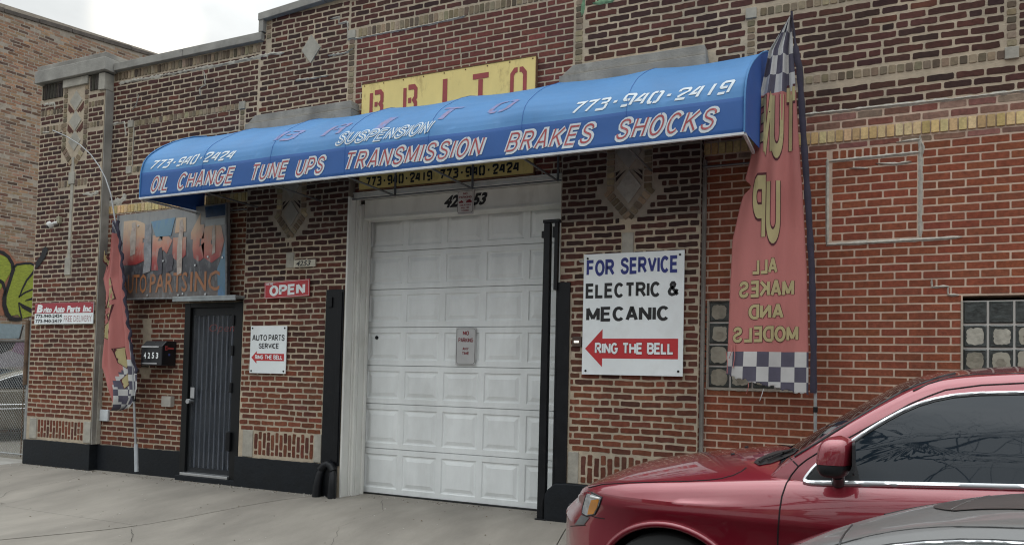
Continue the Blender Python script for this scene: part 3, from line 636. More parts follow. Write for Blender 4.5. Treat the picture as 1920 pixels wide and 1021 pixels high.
smear([(-8.05, 5.40), (-8.02, 5.22), (-8.12, 5.18), (-8.1, 5.08)], .035); smear([(-9.28, 5.25), (-9.32, 5.12), (-9.4, 5.05)], .025)
smear([(-5.6, 5.44), (-4.6, 5.435), (-4.1, 5.45)], .03); smear([(-9.80, 4.90), (-9.55, 4.90), (-9.50, 4.70)], .04)
smear([(-.55, 3.895), (.2, 3.89), (.7, 3.885), (1.3, 3.89), (4, 3.9)], .035)
smear([(-.335, 3.47), (-.335, 3.1), (-.33, 2.69), (.05, 2.69), (.41, 2.695), (.72, 2.70)], .038, amp=.25); smear([(.405, 3.60), (.41, 3.3), (.408, 2.72)], .045, amp=.3)
smear([(-.32, 3.445), (.05, 3.45), (.40, 3.455)], .036, amp=.3); smear([(.22, 3.56), (.40, 3.565), (.43, 3.5), (.42, 3.42)], .03)
smear([(.06, 3.39), (.2, 3.37), (.34, 3.38)], .03); smear([(-.15, 3.37), (0, 3.35)], .03)
smear([(.50, 2.36), (.50, 2.285), (.62, 2.285), (.62, 2.215), (.70, 2.21)], .03)
smear([(-9.82, 3.76), (-9.55, 3.77), (-9.45, 3.86)], .12); smear([(-2.65, 2.62), (-2.5, 2.60)], .06, Y=-.01)
smear([(-11.15, 4.9), (-10.98, 4.88)], .05, Y=-.012); smear([(-11.15, 5.31), (-10.9, 5.30), (-10.9, 5.22)], .05, Y=-.012); smear([(-10.2, 3.9), (-10.0, 3.88), (-9.86, 3.9)], .06, Y=-.012)
smear([(-.7, 1.36), (-.55, 1.36)], .02); smear([(-1.37, 1.362), (-.56, 1.362)], .02)
for p in ([(-2.60, 5.32), (-2.4, 5.30), (-2.3, 5.42), (-2.2, 5.28)], [(-2.69, 5.5), (-2.72, 5.2)], [(-2.15, 5.38), (-1.9, 5.30), (-1.6, 5.33)], [(-1.75, 5.42), (-1.5, 5.45), (-1.3, 5.40)], [(-.95, 5.2), (-.85, 5.25)]):
    smear(p, .06, GREENP, name='paint_smear')
# black painted base, corner guards
def poly(name, pts, y0, y1, mt, bevel=.004, parent=bld): return MB().prism(pts, y0, y1).build(name, mt, parent, bevel=bevel)
def plinth(x0, x1, y, z1, yb=.13):
    n = int((x1 - x0) / .06); pts = [(x0, -.06)] + [(x1, -.06)] + [(x1 - (x1 - x0) * k / n, z1 + rnd.uniform(-.006, .006)) for k in range(n + 1)]
    return poly('plinth', pts, y, yb, BLACKP, .006)
plinth(-11.23, -9.79, -.03, .36); plinth(-9.785, -8.17, .085, .35, .16); plinth(-7.13, -5.79, -.03, .37); plinth(-1.44, 9, .09, .33, .16)
poly('plinth', [(-2.98, -.02), (-2.98, .20), (-2.93, .30), (-2.85, .375), (-2.7, .385), (-1.42, .385), (-1.42, -.06)], -.06, .14, BLACKP, .012)
MB().box(-9.80, -9.785, -.004, .118, .36, 5.35).build('corner_strip', STONED, bld)
MB().box(-1.435, -1.405, .05, .118, .36, 3.55).build('corner_strip', STONED, bld)
MB().box(-9.80, -9.77, .06, .118, .36, 1.75).build('corner_strip', STONE, bld)
g = MB().box(-5.80, -5.545, -.022, -.003, .36, 2.41).box(-5.62, -5.56, -.034, -.024, .4, 2.38).build('corner_guard', BLACKS, bld, bevel=.003)
MB().box(-5.765, -5.70, -.04, -.023, 2.20, 2.32).build('hinge_plate', BLACKS, bld, bevel=.003)
# arched wheel guard at the foot
m = MB()
for sx_, xa in ((-1, -5.765), (1, -5.575)):
    m.tube([(xa + sx_ * .012, -.11, -.03), (xa + sx_ * .012, -.10, .12), (xa + sx_ * .0, -.08, .25), (xa - sx_ * .03, -.05, .34)], [.052, .050, .045, .032], 12)
m.tube([(-5.765, -.07, .30), (-5.72, -.055, .355), (-5.67, -.05, .375), (-5.62, -.055, .355), (-5.575, -.07, .30)], [.045, .05, .05, .05, .045], 10)
m.box(-5.80, -5.55, -.05, -.035, -.02, .36)
m.build('wheel_guard', BLACKS, bld, smooth=40)
MB().box(-2.862, -2.735, -.024, -.003, .30, 2.41).box(-2.885, -2.862, -.024, .12, .3, 2.41).build('corner_guard', BLACKS, bld, bevel=.003)

# --- doorway: white frame, lintel, sectional door
JX = -5.50
MB().box(-5.54, -5.515, -.006, .118, -.02, 3.50).box(-5.535, JX, .122, .20, -.02, 3.53).box(JX, JX + .028, .15, .20, -.02, 3.42).build('door_jamb', WHITEP, bld, bevel=.003)
MB().box(-5.53, JX + .035, .205, .34, -.02, 3.45).box(JX + .035, JX + .055, .30, .345, -.02, 3.3).build('door_jamb', WHITEP, bld, bevel=.003)
MB().box(-2.86, -2.80, .15, .42, -.02, 3.5).build('door_jamb', WHITEP, bld, bevel=.003)
MB().box(JX + .038, -2.70, .22, .30, 3.29, 3.50).build('lintel_board', WHITEP, bld, bevel=.002)
MB().box(-5.56, -2.72, .09, .30, 3.505, 3.545).box(-5.57, -2.72, .08, .16, 3.547, 3.565).build('drip_moulding', WHITEP, bld, bevel=.003)
MB().box(JX + .04, -2.70, .205, .40, 3.265, 3.288).build('lintel_trim', WHITEP, bld, bevel=.003)
door = MB().box(-5.58, -2.40, .47, .50, 0, 3.5).build('garage_door', WHITED, bld, label='white sectional garage door with raised panels')
zz = [.012, .545, 1.078, 1.535, 1.992, 2.449, 2.906, 3.36]
PW = .5265
for a, b in zip(zz, zz[1:]):
    m = MB(); Y0 = .42; x0, x1 = -5.53, -2.42; g = .0042
    xs = [x0]; cx = -5.49; cols = []
    while cx + .46 < x1: cols.append((cx, cx + .455)); cx += PW
    pz0, pz1 = a + .065, b - .065
    # flat skin around the panels
    seg = [x0] + [v for c in cols for v in c] + [x1]
    for k in range(0, len(seg), 2): m.add([(seg[k], Y0, a + g), (seg[k + 1], Y0, a + g), (seg[k + 1], Y0, b - g), (seg[k], Y0, b - g)], [(0, 1, 2, 3)])
    for c0, c1 in cols:
        for z0, z1 in ((a + g, pz0), (pz1, b - g)): m.add([(c0, Y0, z0), (c1, Y0, z0), (c1, Y0, z1), (c0, Y0, z1)], [(0, 1, 2, 3)])
        rings = [(0, 0), (.010, .011), (.026, .012), (.062, .002), (.066, .0)]
        vs = []
        for ins, dp in rings: vs += [(c0 + ins, Y0 + dp, pz0 + ins), (c1 - ins, Y0 + dp, pz0 + ins), (c1 - ins, Y0 + dp, pz1 - ins), (c0 + ins, Y0 + dp, pz1 - ins)]
        fs = [(r * 4 + q, r * 4 + (q + 1) % 4, r * 4 + 4 + (q + 1) % 4, r * 4 + 4 + q) for r in range(len(rings) - 1) for q in range(4)] + [tuple(range(4 * len(rings) - 4, 4 * len(rings)))]
        m.add(vs, fs)
    for z, s in ((a + g, -1), (b - g, 1)): m.add([(x0, Y0, z), (x1, Y0, z), (x1, Y0 + .014, z + s * .0028), (x0, Y0 + .014, z + s * .0028)], [(0, 1, 2, 3)])
    m.build('door_section', WHITED, door)
MB().box(-5.53, -2.4, .40, .46, -.02, .012).build('door_seal', INK, door)
MB().disc((-5.37, .42, 1.87), .022, (0, -1, 0)).disc((-5.37, .408, 1.87), .011, (0, -1, 0), depth=.006).build('lock', BLACKS, door)
# painted house number on the lintel
for s_, xa, xb in (('42', -4.36, -4.18), ('53', -3.99, -3.83)):
    m = MB(); letters(m, text_geo(s_, .05), xa, xb, 3.33, 3.47, on_plane(.217), shear=.35); m.build('lettering', INK, bld)

# --- glass-block windows
GB = mat('glass_block', (.055, .062, .06), rough=.12, vary=.5, scale=14, bump=.006, bscale=18, ior=1.5)
TANB = mat('glass_block_backing', (.36, .335, .27), rough=.5, vary=.25, scale=9, bump=.003, bscale=40, dirt=.5, dcol=(.2, .19, .15), dscale=9)
TANB2 = mat('glass_block_backing_pale', (.42, .40, .34), rough=.35, vary=.3, scale=16, bump=.004, bscale=30, dirt=.6, dcol=(.16, .15, .12), dscale=12)
TANB3 = mat('glass_block_backing_dull', (.28, .255, .20), rough=.4, vary=.4, scale=12, bump=.004, bscale=30, dirt=.5, dcol=(.14, .13, .10), dscale=14)
JNT = mat('block_joint', (.62, .60, .56), rough=.8, vary=.1)
def block_window(x0, nx, z1, nz, px, pz, clear_rows, lab, ff=None):
    wv = MB(); x1 = x0 + nx * px; z0 = z1 - nz * pz
    wv.box(x0 - .0, x1, .150, .40, z0, z1); wnd = wv.build('window', JNT, bld, label=lab)
    m = MB(); m.box(x0 - .014, x0 + .002, .112, .16, z0, z1).box(x0 - .014, x1 + .01, .112, .16, z0 - .012, z0 + .002)
    m.build('window_frame', mat('window_mortar', (.40, .36, .30), rough=.9, bump=.003), wnd)
    for i in range(nx):
        for j in range(nz):
            a, b = x0 + i * px + .006, z1 - (j + 1) * pz + .006; c, d = a + px - .012, b + pz - .012
            m = MB(); vs = []
            for ins, y in ((0, .16), (.004, .140), (.014, .132), (.018, .136)): vs += [(a + ins, y, b + ins), (c - ins, y, b + ins), (c - ins, y, d - ins), (a + ins, y, d - ins)]
            m.add(vs, [(r * 4 + q, r * 4 + (q + 1) % 4, r * 4 + 4 + (q + 1) % 4, r * 4 + 4 + q) for r in range(3) for q in range(4)] + [(12, 13, 14, 15)])
            m.build('glass_block', GB, wnd)
            if j not in clear_rows or (ff and ff(i, j)):
                rx, rz = (c - a) / 2 - .014, (d - b) / 2 - .014; cx, cz = (a + c) / 2, (b + d) / 2; P = []; kx = rnd.uniform(.86, 1); ox, oz = rnd.uniform(-.006, .006), rnd.uniform(-.006, .006)
                for k in range(28):
                    t = 6.283 * k / 28; e = 4.5; r = (abs(math.cos(t)) ** e + abs(math.sin(t)) ** e) ** (-1 / e) * rnd.uniform(.86, 1)
                    P.append((cx + ox + rx * r * math.cos(t) * kx, cz + oz + rz * r * math.sin(t) * kx))
                MB().flat(P, .1335).build('backing', rnd.choice((TANB, TANB, TANB2, TANB3)), wnd)
                if rnd.random() < .5:
                    q = [(cx + (a_ - cx) * .55 + rnd.uniform(-.01, .01), cz + (b_ - cz) * .5 - .02) for a_, b_ in P[::2]]; MB().flat(q, .1328).build('grime', TANB3, wnd)
block_window(-1.375, 4, 2.205, 4, .2025, .207, (), 'left glass block window behind the big banner')
block_window(.727, 6, 2.165, 4, .1855, .199, (0,), 'glass block window above the red car', None)

# --- entry door
FR = mat('black_door_frame', (.007, .008, .009), rough=.45, spec=.3, vary=.2)
ed = MB().box(-8.17, -8.07, .06, .20, .04, 2.30).box(-7.275, -7.135, .03, .20, .04, 2.30).box(-8.07, -7.275, .06, .20, 2.24, 2.30).build('entry_door', FR, bld, bevel=.004, label='black security door with bars behind scratched plastic')
MB().box(-8.07, -7.275, .145, .16, .10, 2.24).build('door_leaf', mat('door_leaf_dark', (.008, .011, .018), rough=.35, vary=.3, scale=2, dirt=.3, dcol=(.04, .05, .065), dscale=3), ed)
for k in range(9):
    x = -7.99 + k * .0835; MB().box(x, x + .016, .128, .144, .12, 2.18).build('door_bar', mat('bar_paint', (.17, .19, .23), rough=.45), ed)
MB().box(-8.07, -8.03, .10, .143, .10, 2.24).box(-7.315, -7.275, .10, .143, .10, 2.24).box(-8.03, -7.315, .132, .143, 1.155, 1.165).box(-8.03, -7.315, .10, .143, 2.14, 2.24).box(-8.03, -7.315, .10, .143, .10, .16).build('door_rail', mat('dull_door_rail', (.018, .020, .023), rough=.45, spec=.3), ed, bevel=.003)
pl = D.materials.new('scratched_plastic'); pl.use_nodes = True; q = pl.node_tree; b = q.nodes['Principled BSDF']
b.inputs['Base Color'].default_value = (.075, .085, .10, 1); b.inputs['Roughness'].default_value = .14; b.inputs['Specular IOR Level'].default_value = .35
nz2 = q.nodes.new('ShaderNodeTexNoise'); nz2.inputs['Scale'].default_value = 2.5; nz2.inputs['Detail'].default_value = 7
g2 = q.nodes.new('ShaderNodeNewGeometry'); mp2 = q.nodes.new('ShaderNodeMapping'); mp2.inputs['Scale'].default_value = (1.6, 1, .8); q.links.new(g2.outputs['Position'], mp2.inputs[0]); q.links.new(mp2.outputs[0], nz2.inputs['Vector'])
m2 = q.nodes.new('ShaderNodeMapRange'); m2.inputs['From Min'].default_value = .3; m2.inputs['From Max'].default_value = .8; m2.inputs['To Min'].default_value = .04; m2.inputs['To Max'].default_value = .45
q.links.new(nz2.outputs['Fac'], m2.inputs[0]); q.links.new(m2.outputs[0], b.inputs['Alpha'])
MB().box(-8.03, -7.315, .092, .096, .16, 2.14).build('plastic_sheet', pl, ed)
for k, z in enumerate((.5, 1.15, 1.62, 2.0)): MB().box(-7.30, -7.262, .012, .05, z, z + .13).build('hinge', BLACKS, ed, bevel=.006)
MB().box(-7.31, -7.24, -.01, .03, .42, .66).build('lock_box', BLACKS, ed, bevel=.006)
MB().tube([(-8.01, .10, 1.02), (-8.01, .03, 1.02)], .018, 10).tube([(-8.01, .04, 1.02), (-8.01, .01, 1.02)], .032, 12).box(-8.045, -7.975, .085, .098, 1.06, 1.20).build('door_knob', ALU, ed, smooth=40)
MB().box(-8.09, -7.27, .0, .16, .065, .10).build('threshold', ALU, ed, bevel=.004)
MB().box(-8.15, -7.12, -.02, .16, -.05, .062).build('door_step', BLACKP, bld, bevel=.006)
MB().box(-8.16, -7.08, -.16, .115, 2.335, 2.365).box(-8.16, -7.08, -.16, -.145, 2.30, 2.337).build('door_hood', mat('hood_metal', (.30, .33, .34), rough=.4, metal=.3, vary=.2, scale=8, dirt=.4), bld, bevel=.006)
m = MB(); letters(m, text_geo('Open', -.01), -7.80, -7.36, 1.90, 2.03, on_plane(.126), shear=.3); m.build('neon_lettering', mat('unlit_neon', (.40, .06, .05), rough=.3), ed)
# narrow blocked window behind the small banner
MB().box(-9.0, -8.87, .13, .18, 1.3, 2.08).box(-9.0, -8.87, .105, .14, 1.68, 1.70).box(-9.0, -8.87, .105, .14, 1.45, 1.47).build('narrow_window', mat('dark_glass', (.035, .033, .028), rough=.2, vary=.4, scale=12, bump=.003, bscale=30), bld)
# spray mark that runs on from the yard graffiti
mk = [bp(*p, -.012) for p in ((86, 462), (90, 468), (84, 484), (73, 499), (66, 505), (67, 492), (77, 478), (80, 466))]
MB().flat([(p.x, p.z) for p in mk], -.013).build('spray_mark', mat('spray_black', (.012, .012, .014), rough=.7, bump=.004), bld)
MB().box(-9.765, -9.60, .085, .118, .685, .845).build('wall_plate', mat('pale_plate', (.58, .62, .64), rough=.5), bld, bevel=.006)
# ================================================================== AWNING
AW0, AW1 = -7.93, -.92
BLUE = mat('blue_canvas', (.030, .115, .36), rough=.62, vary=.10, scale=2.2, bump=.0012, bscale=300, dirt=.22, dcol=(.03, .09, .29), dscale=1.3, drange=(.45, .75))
BLUED = mat('blue_canvas_lit', (.065, .215, .46), rough=.62, vary=.10, scale=2.2, bump=.0012, bscale=300, dirt=.4, dcol=(.09, .25, .47), dscale=1.6, stretch=(1.4, 1, .6))  # sky light on the barrel top, painted as a paler blue
PROF = [(-.89, 3.47), (-.89, 3.55), (-.89, 3.65), (-.89, 3.745), (-.885, 3.775), (-.875, 3.83), (-.855, 3.90), (-.815, 3.97), (-.755, 4.04), (-.68, 4.105), (-.59, 4.175), (-.45, 4.265), (-.30, 4.35), (-.12, 4.435), (.09, 4.505)]
CUM = [0]
for a, b in zip(PROF, PROF[1:]): CUM.append(CUM[-1] + math.hypot(b[0] - a[0], b[1] - a[1]))
hoops = [AW0 + (AW1 - AW0) * k / 7 for k in range(8)]
def aw(x, s):
    s = max(0, min(CUM[-1] - 1e-6, s)); i = max(k for k in range(len(CUM)) if CUM[k] <= s); t = (s - CUM[i]) / (CUM[i + 1] - CUM[i])
    y = PROF[i][0] + (PROF[i + 1][0] - PROF[i][0]) * t; z = PROF[i][1] + (PROF[i + 1][1] - PROF[i][1]) * t
    ny, nz_ = -(PROF[i + 1][1] - PROF[i][1]), (PROF[i + 1][0] - PROF[i][0]); l = math.hypot(ny, nz_); ny, nz_ = ny / l, nz_ / l
    ph = (x - AW0) / (AW1 - AW0) * 7; f = abs(math.sin(math.pi * ph)) ** .8; sag = -.021 * f * min(1, max(0, (s - .25) / .2)) - .004 * f
    sag += .009 * noise.noise(Vector((x * 1.7, s * 3, 0))) + .002 * noise.noise(Vector((x * 7, s * 6, 5)))
    return Vector((x + .09 * (y + .89) * ph / 7, y + ny * sag, z + nz_ * sag)), Vector((0, ny, nz_))
def awp(off): 
    def f(x, s):
        p, n_ = aw(x, s); return p + n_ * off
    return f
awn = empty('awning', (-4.4, 0, 3.5), 'long blue barrel awning lettered with car repairs and two telephone numbers', 'awning')
ns = 56; NX = 168
SS = [CUM[-1] * k / ns for k in range(ns + 1)]; SS = sorted(set([round(c, 5) for c in CUM] + [round(CUM[0] + k * .045, 5) for k in range(int(CUM[-1] / .045))]))
m = MB(); m.grid(lambda i, j: aw(AW0 + (AW1 - AW0) * i / NX, SS[j])[0], NX, len(SS) - 1, lambda i, j: 0 if SS[j] < CUM[4] - .001 else 1)  # valance darker, barrel paler: shade and sky light put into the canvas colour
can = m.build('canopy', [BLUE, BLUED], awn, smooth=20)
mo = can.modifiers.new('thick', 'SOLIDIFY'); mo.thickness = .003; mo.offset = -1
for k in range(1, 7):
    MB().tube([aw(hoops[k], q)[0] + aw(hoops[k], q)[1] * .001 for q in SS], .0028, 4).build('canvas_seam', BLUE, awn)
for X, s in ((AW0, -1), (AW1, 1)):
    P = [(y, z) for y, z in PROF] + [(.10, 3.50)]
    P[0] = (-.885, 3.475); m = MB(); m.prism([(a, b) for a, b in P], X + s * .002, X + s * .006, axis='x')
    if s > 0: m.v = [(x + .09 * (y + .89), y, z) for x, y, z in m.v]
    m.build('end_panel', mat('blue_canvas_end', (.03, .10, .36), rough=.6, vary=.1), awn)
    m = MB(); m.tube([(X + (.09 * (y + .89) if s > 0 else 0), y - .004, z + .004) for y, z in PROF], .008, 6); m.build('piping', BLUED, awn, smooth=True)
WHP = mat('white_awning_paint', (.66, .72, .76), rough=.6, vary=.08, scale=20)
REDP = mat('red_awning_paint', (.42, .075, .085), rough=.6, vary=.2, scale=25, dirt=.4, dcol=(.6, .5, .52), dscale=25, drange=(.55, .7))
FADE = mat('faded_red_paint', (.23, .185, .32), rough=.6, vary=.3, scale=20, dirt=.75, dcol=(.10, .24, .56), dscale=18, drange=(.42, .6))
PALE = mat('faded_outline', (.16, .30, .60), rough=.6)
DKB = mat('dark_blue_outline', (.025, .07, .27), rough=.6)
MB().box(AW0, AW1, -.905, -.875, 3.452, 3.474).build('valance_trim', mat('white_rail', (.62, .64, .66), rough=.4), awn, bevel=.002)
for X in (AW0, AW1): MB().box(X - .012, X + .012, -.874, .10, 3.452, 3.474).build('valance_trim', _M['white_rail'], awn)
def word(s, x0, x1, s0, s1):
    m = MB(); letters(m, block_geo(s, 2.25, .12), x0, x1, s0, s1, awp(.0035), shear=.36, cuts=.06); m.build('lettering', WHP, awn)
    m = MB(); letters(m, block_geo(s, .62, .12, 2.25), x0 - .004, x1 - .003, s0 + .004, s1 + .004, awp(.0065), shear=.36, cuts=.06); m.build('lettering', REDP, awn)
for s, a, b in (('OIL', 282, 321), ('CHANGE', 331, 443), ('TUNE', 467, 544), ('UPS', 553, 613), ('TRANSMISSION', 643, 912), ('BRAKES', 947, 1120), ('SHOCKS', 1152, 1351)):
    xa, xb = [bp(p, 655 - .0 * p if False else (342 - (p - 281) * .108), -.89).x for p in (a, b)]
    word(s, xa + .02, xb - .02, .035, .252)
s0 = CUM[4]
m = MB(); letters(m, block_geo('SUSPENSION', 1.9, .2), -5.05, -3.91, s0 + .022, s0 + .20, awp(.0045), shear=.42, cuts=.05); m.build('lettering', WHP, awn)
m = MB(); letters(m, block_geo('SUSPENSION', .55, .2, 1.9), -5.05, -3.91, s0 + .022, s0 + .20, awp(.0075), shear=.42, cuts=.05); m.build('lettering', BLUED, awn)
for s, a, b, z0, z1 in (('773-940-2424', -7.79, -6.50, .03, .165), ('773-940-2419', -2.43, -1.03, .045, .19)):
    m = MB(); letters(m, stencil_geo(s, 1.25, 5.9), a, b, s0 + z0, s0 + z1, awp(.0045), shear=.38, cuts=.05); m.build('lettering', WHP, awn)
for ch, px0, px1, py0, py1 in (('B', 540, 577, 262, 238), ('R', 628, 665, 250, 225), ('I', 728, 745, 235, 208), ('T', 835, 868, 215, 190), ('O', 932, 975, 200, 172)):
    xa, xb = bp(px0, py0, -.6).x, bp(px1, py1, -.6).x
    m = MB(); letters(m, stencil_geo(ch, 1.15), xa, xb, s0 + .20, s0 + .44, awp(.0045), shear=.3, cuts=.05); m.build('lettering', FADE, awn)
# steel frame under the cloth
AFR = mat('awning_tube', (.16, .165, .17), rough=.5, metal=.4, vary=.2)
for k, X in enumerate(hoops):
    if 0 < k < 7:
        MB().tube([(X, -.88, 3.475), (X, .06, 3.475)], .011, 6).build('strut', AFR, awn); MB().tube([(X, .055, 3.47), (X, .055, 4.46)], .013, 6).build('post', AFR, awn)
        MB().tube([(X, y + .02, z - .02) for y, z in PROF[3:]], .010, 6).build('hoop', AFR, awn, smooth=True)
MB().tube([(AW0 + .02, .05, 3.478), (AW1 - .02, .05, 3.478)], .011, 6).build('wall_rail', AFR, awn)
MB().tube([(AW0 + .02, -.86, 3.76), (AW1 - .02, -.86, 3.76)], .011, 6).build('front_rail', AFR, awn)

# ================================================================== SIGNS
def sign_board(name, x0, x1, z0, z1, y, th, mt, label, cat='sign', tilt=0, bevel=.001, bolts=(), bc=None):
    o = empty(name, ((x0 + x1) / 2, y, z0), label, cat)
    MB().box(x0, x1, y, y + th, z0, z1).build('board', mt, o, bevel=bevel)
    for bx, bz in bolts: MB().disc((bx, y + .001, bz), .011, (0, -1, 0), 12, depth=.006).build('bolt', bc or BLACKS, o)
    return o
YELP = mat('yellow_enamel', (.78, .61, .22), rough=.45, vary=.10, scale=4, bump=.0004, bscale=80, dirt=.75, dcol=(.30, .19, .06), dscale=7, drange=(.56, .74), stretch=(1, 1, .5))
REDE = mat('red_enamel', (.32, .045, .045), rough=.5, vary=.15)
ys = sign_board('yellow_sign', -5.435, -3.205, 3.585, 4.835, .060, .035, YELP, 'yellow metal sign with red stencilled letters half hidden behind the blue awning')
MB().box(-5.44, -3.20, .055, .10, 4.836, 4.845).build('rusty_edge', mat('rust', (.16, .08, .04), rough=.9, vary=.5, scale=30), ys)
MB().box(-3.204, -3.196, .055, .10, 3.58, 4.84).build('rusty_edge', _M['rust'], ys); MB().box(-5.44, -3.20, .055, .10, 3.573, 3.584).build('rusty_edge', _M['rust'], ys)
for ch, x0, x1 in (('B', -5.32, -5.125), ('R', -4.855, -4.665), ('I', -4.335, -4.275), ('T', -3.955, -3.76), ('O', -3.50, -3.305)):
    geo = stencil_geo(ch, 1.15)
    m = MB(); letters(m, geo, x0, x1, 4.40, 4.745, on_plane(.0565)); m.build('lettering', REDE, ys)
for s, x0, x1 in (('773-940-2419', -5.33, -4.44), ('773-940-2424', -4.335, -3.375)):
    m = MB(); letters(m, stencil_geo(s, 1.6, 6.2), x0, x1, 3.612, 3.725, on_plane(.0565)); m.build('lettering', INK, ys)
for k in range(9): MB().disc((-5.40 + k * .27, .060, 4.815), .008, (0, -1, 0), 8, depth=.004).build('screw', _M['rust'], ys)

fs = sign_board('service_sign', -2.585, -1.578, 1.478, 2.678, -.040, .012, SIGNW, 'big white sign reading FOR SERVICE ELECTRIC & MECANIC with red arrow', bolts=((-2.545, 2.635), (-1.62, 2.635), (-2.545, 1.515), (-1.62, 1.525)))
Y = -.0415
for s, x0, x1, z0, z1, mt, bo in (('FOR', -2.555, -2.265, 2.455, 2.62, NAVY, .042), ('SERVICE', -2.205, -1.635, 2.465, 2.63, NAVY, .042), ('ELECTRIC', -2.56, -1.80, 2.235, 2.385, INK, .042), ('&', -1.735, -1.625, 2.24, 2.385, INK, .042), ('MECANIC', -2.55, -1.71, 2.005, 2.15, INK, .042)):
    text('lettering', s, x0, x1, z0, z1, Y, mt, fs, bold=bo)
P = [(-2.555, 1.735), (-2.375, 1.93), (-2.375, 1.835), (-1.625, 1.835), (-1.625, 1.64), (-2.375, 1.64), (-2.375, 1.555)]
MB().flat(P, Y).build('arrow', REDI, fs)
m = MB(); letters(m, block_geo('RING THE BELL', 2.1, .15, 1.5), -2.45, -1.665, 1.683, 1.795, on_plane(Y - .001)); m.build('lettering', mat('letter_halo', (.20, .02, .02), rough=.5), fs)
m = MB(); letters(m, block_geo('RING THE BELL', 1.5, .15), -2.45, -1.665, 1.683, 1.795, on_plane(Y - .0045)); m.build('lettering', SIGNW, fs)

ap = sign_board('service_sign', -6.930, -6.362, 1.408, 1.988, -.036, .010, SIGNW, 'small white sign reading AUTO PARTS SERVICE with red arrow, beside the entry door', bolts=((-6.90, 1.96), (-6.392, 1.96), (-6.90, 1.435), (-6.392, 1.437)))
Y = -.0375
text('lettering', 'AUTO', -6.90, -6.665, 1.805, 1.88, Y, INK, ap, bold=.03); text('lettering', 'PARTS', -6.64, -6.39, 1.805, 1.88, Y, INK, ap, bold=.03); text('lettering', 'SERVICE', -6.795, -6.475, 1.71, 1.775, Y, INK, ap, bold=.03)
P = [(-6.905, 1.60), (-6.82, 1.68), (-6.82, 1.648), (-6.39, 1.648), (-6.39, 1.56), (-6.82, 1.56), (-6.82, 1.525)]
MB().flat(P, Y).build('arrow', REDI, ap); text('lettering', 'RING THE BELL', -6.845, -6.41, 1.578, 1.632, Y - .001, SIGNW, ap, bold=.045)

op = empty('open_sign', (-6.37, -.035, 2.32), 'red OPEN sign fixed to the pier between door and driveway', 'sign')
MB().prism([(-6.722, 2.318), (-6.03, 2.342), (-6.035, 2.545), (-6.727, 2.518)], -.045, -.035).build('board', mat('red_sign_plastic', (.46, .03, .04), rough=.35, vary=.06), op, bevel=.001)
m = MB(); letters(m, block_geo('OPEN', 1.7, .3), -6.645, -6.095, 2.348, 2.478, on_plane(-.0465), slope=.035); m.build('lettering', SIGNW, op)
m = MB(); letters(m, block_geo("WE'RE", 1.2), -6.70, -6.585, 2.482, 2.508, on_plane(-.0465), slope=.035); m.build('lettering', SIGNW, op)
P = [(-6.712, 2.327), (-6.04, 2.350), (-6.045, 2.536), (-6.716, 2.509)]
m = MB()
for (a, b), (c, d) in zip(P, P[1:] + P[:1]): m.tube([(a, -.046, b), (c, -.046, d)], .0022, 4)
m.build('border', SIGNW, op)

np_ = sign_board('parking_sign', -4.268, -4.012, 1.562, 1.982, .395, .006, mat('reflective_grey', (.50, .50, .50), rough=.35, metal=.1, vary=.08), 'grey NO PARKING ANY TIME sign on the garage door', bevel=.002)
MRN = mat('maroon_ink', (.22, .02, .03), rough=.5)
def frame_lines(x0, x1, z0, z1, y, r, mt, par):
    m = MB(); c = .018; P = [(x0 + c, z0), (x1 - c, z0), (x1, z0 + c), (x1, z1 - c), (x1 - c, z1), (x0 + c, z1), (x0, z1 - c), (x0, z0 + c)]
    for (a, b), (e, f) in zip(P, P[1:] + P[:1]): m.tube([(a, y, b), (e, y, f)], r, 4)
    m.build('border', mt, par)
frame_lines(-4.258, -4.022, 1.572, 1.972, .394, .002, INK, np_)
text('lettering', 'NO', -4.18, -4.10, 1.895, 1.945, .3935, MRN, np_, bold=.04); text('lettering', 'PARKING', -4.235, -4.045, 1.815, 1.865, .3935, MRN, np_, bold=.035)
text('lettering', 'ANY', -4.18, -4.10, 1.725, 1.758, .3935, MRN, np_, bold=.035); text('lettering', 'TIME', -4.187, -4.093, 1.675, 1.708, .3935, MRN, np_, bold=.035)
n2 = sign_board('parking_sign', -4.185, -3.98, 3.235, 3.525, .200, .006, mat('aged_sign_white', (.58, .56, .55), rough=.4, vary=.08), 'small NO PARKING tow-away sign hanging over the painted number', bevel=.002)
frame_lines(-4.183, -3.992, 3.252, 3.498, .199, .002, INK, n2)
Y = .1985
text('lettering', 'NO', -4.115, -4.06, 3.455, 3.482, Y, MRN, n2, bold=.04); text('lettering', 'PARKING', -4.17, -4.005, 3.415, 3.442, Y, MRN, n2, bold=.035)
for s, a, b, z in (('VIOLATORS', -4.16, -4.015, 3.330), ('WILL BE', -4.14, -4.035, 3.300), ('TOWED', -4.135, -4.04, 3.268)): text('lettering', s, a, b, z, z + .018, Y, MRN, n2, bold=.04)
m = MB()   # towing pictogram: truck and lifted car
m.flat([(-4.168, 3.365), (-4.168, 3.382), (-4.15, 3.384), (-4.143, 3.395), (-4.128, 3.395), (-4.122, 3.384), (-4.112, 3.382), (-4.112, 3.365)], Y)
m.flat([(-4.075, 3.365), (-4.078, 3.375), (-4.068, 3.388), (-4.052, 3.390), (-4.045, 3.402), (-4.022, 3.402), (-4.016, 3.388), (-4.005, 3.382), (-4.005, 3.362)], Y)
m.flat([(-4.09, 3.402), (-4.088, 3.406), (-4.05, 3.396), (-4.05, 3.392)], Y); m.build('pictogram', MRN, n2)

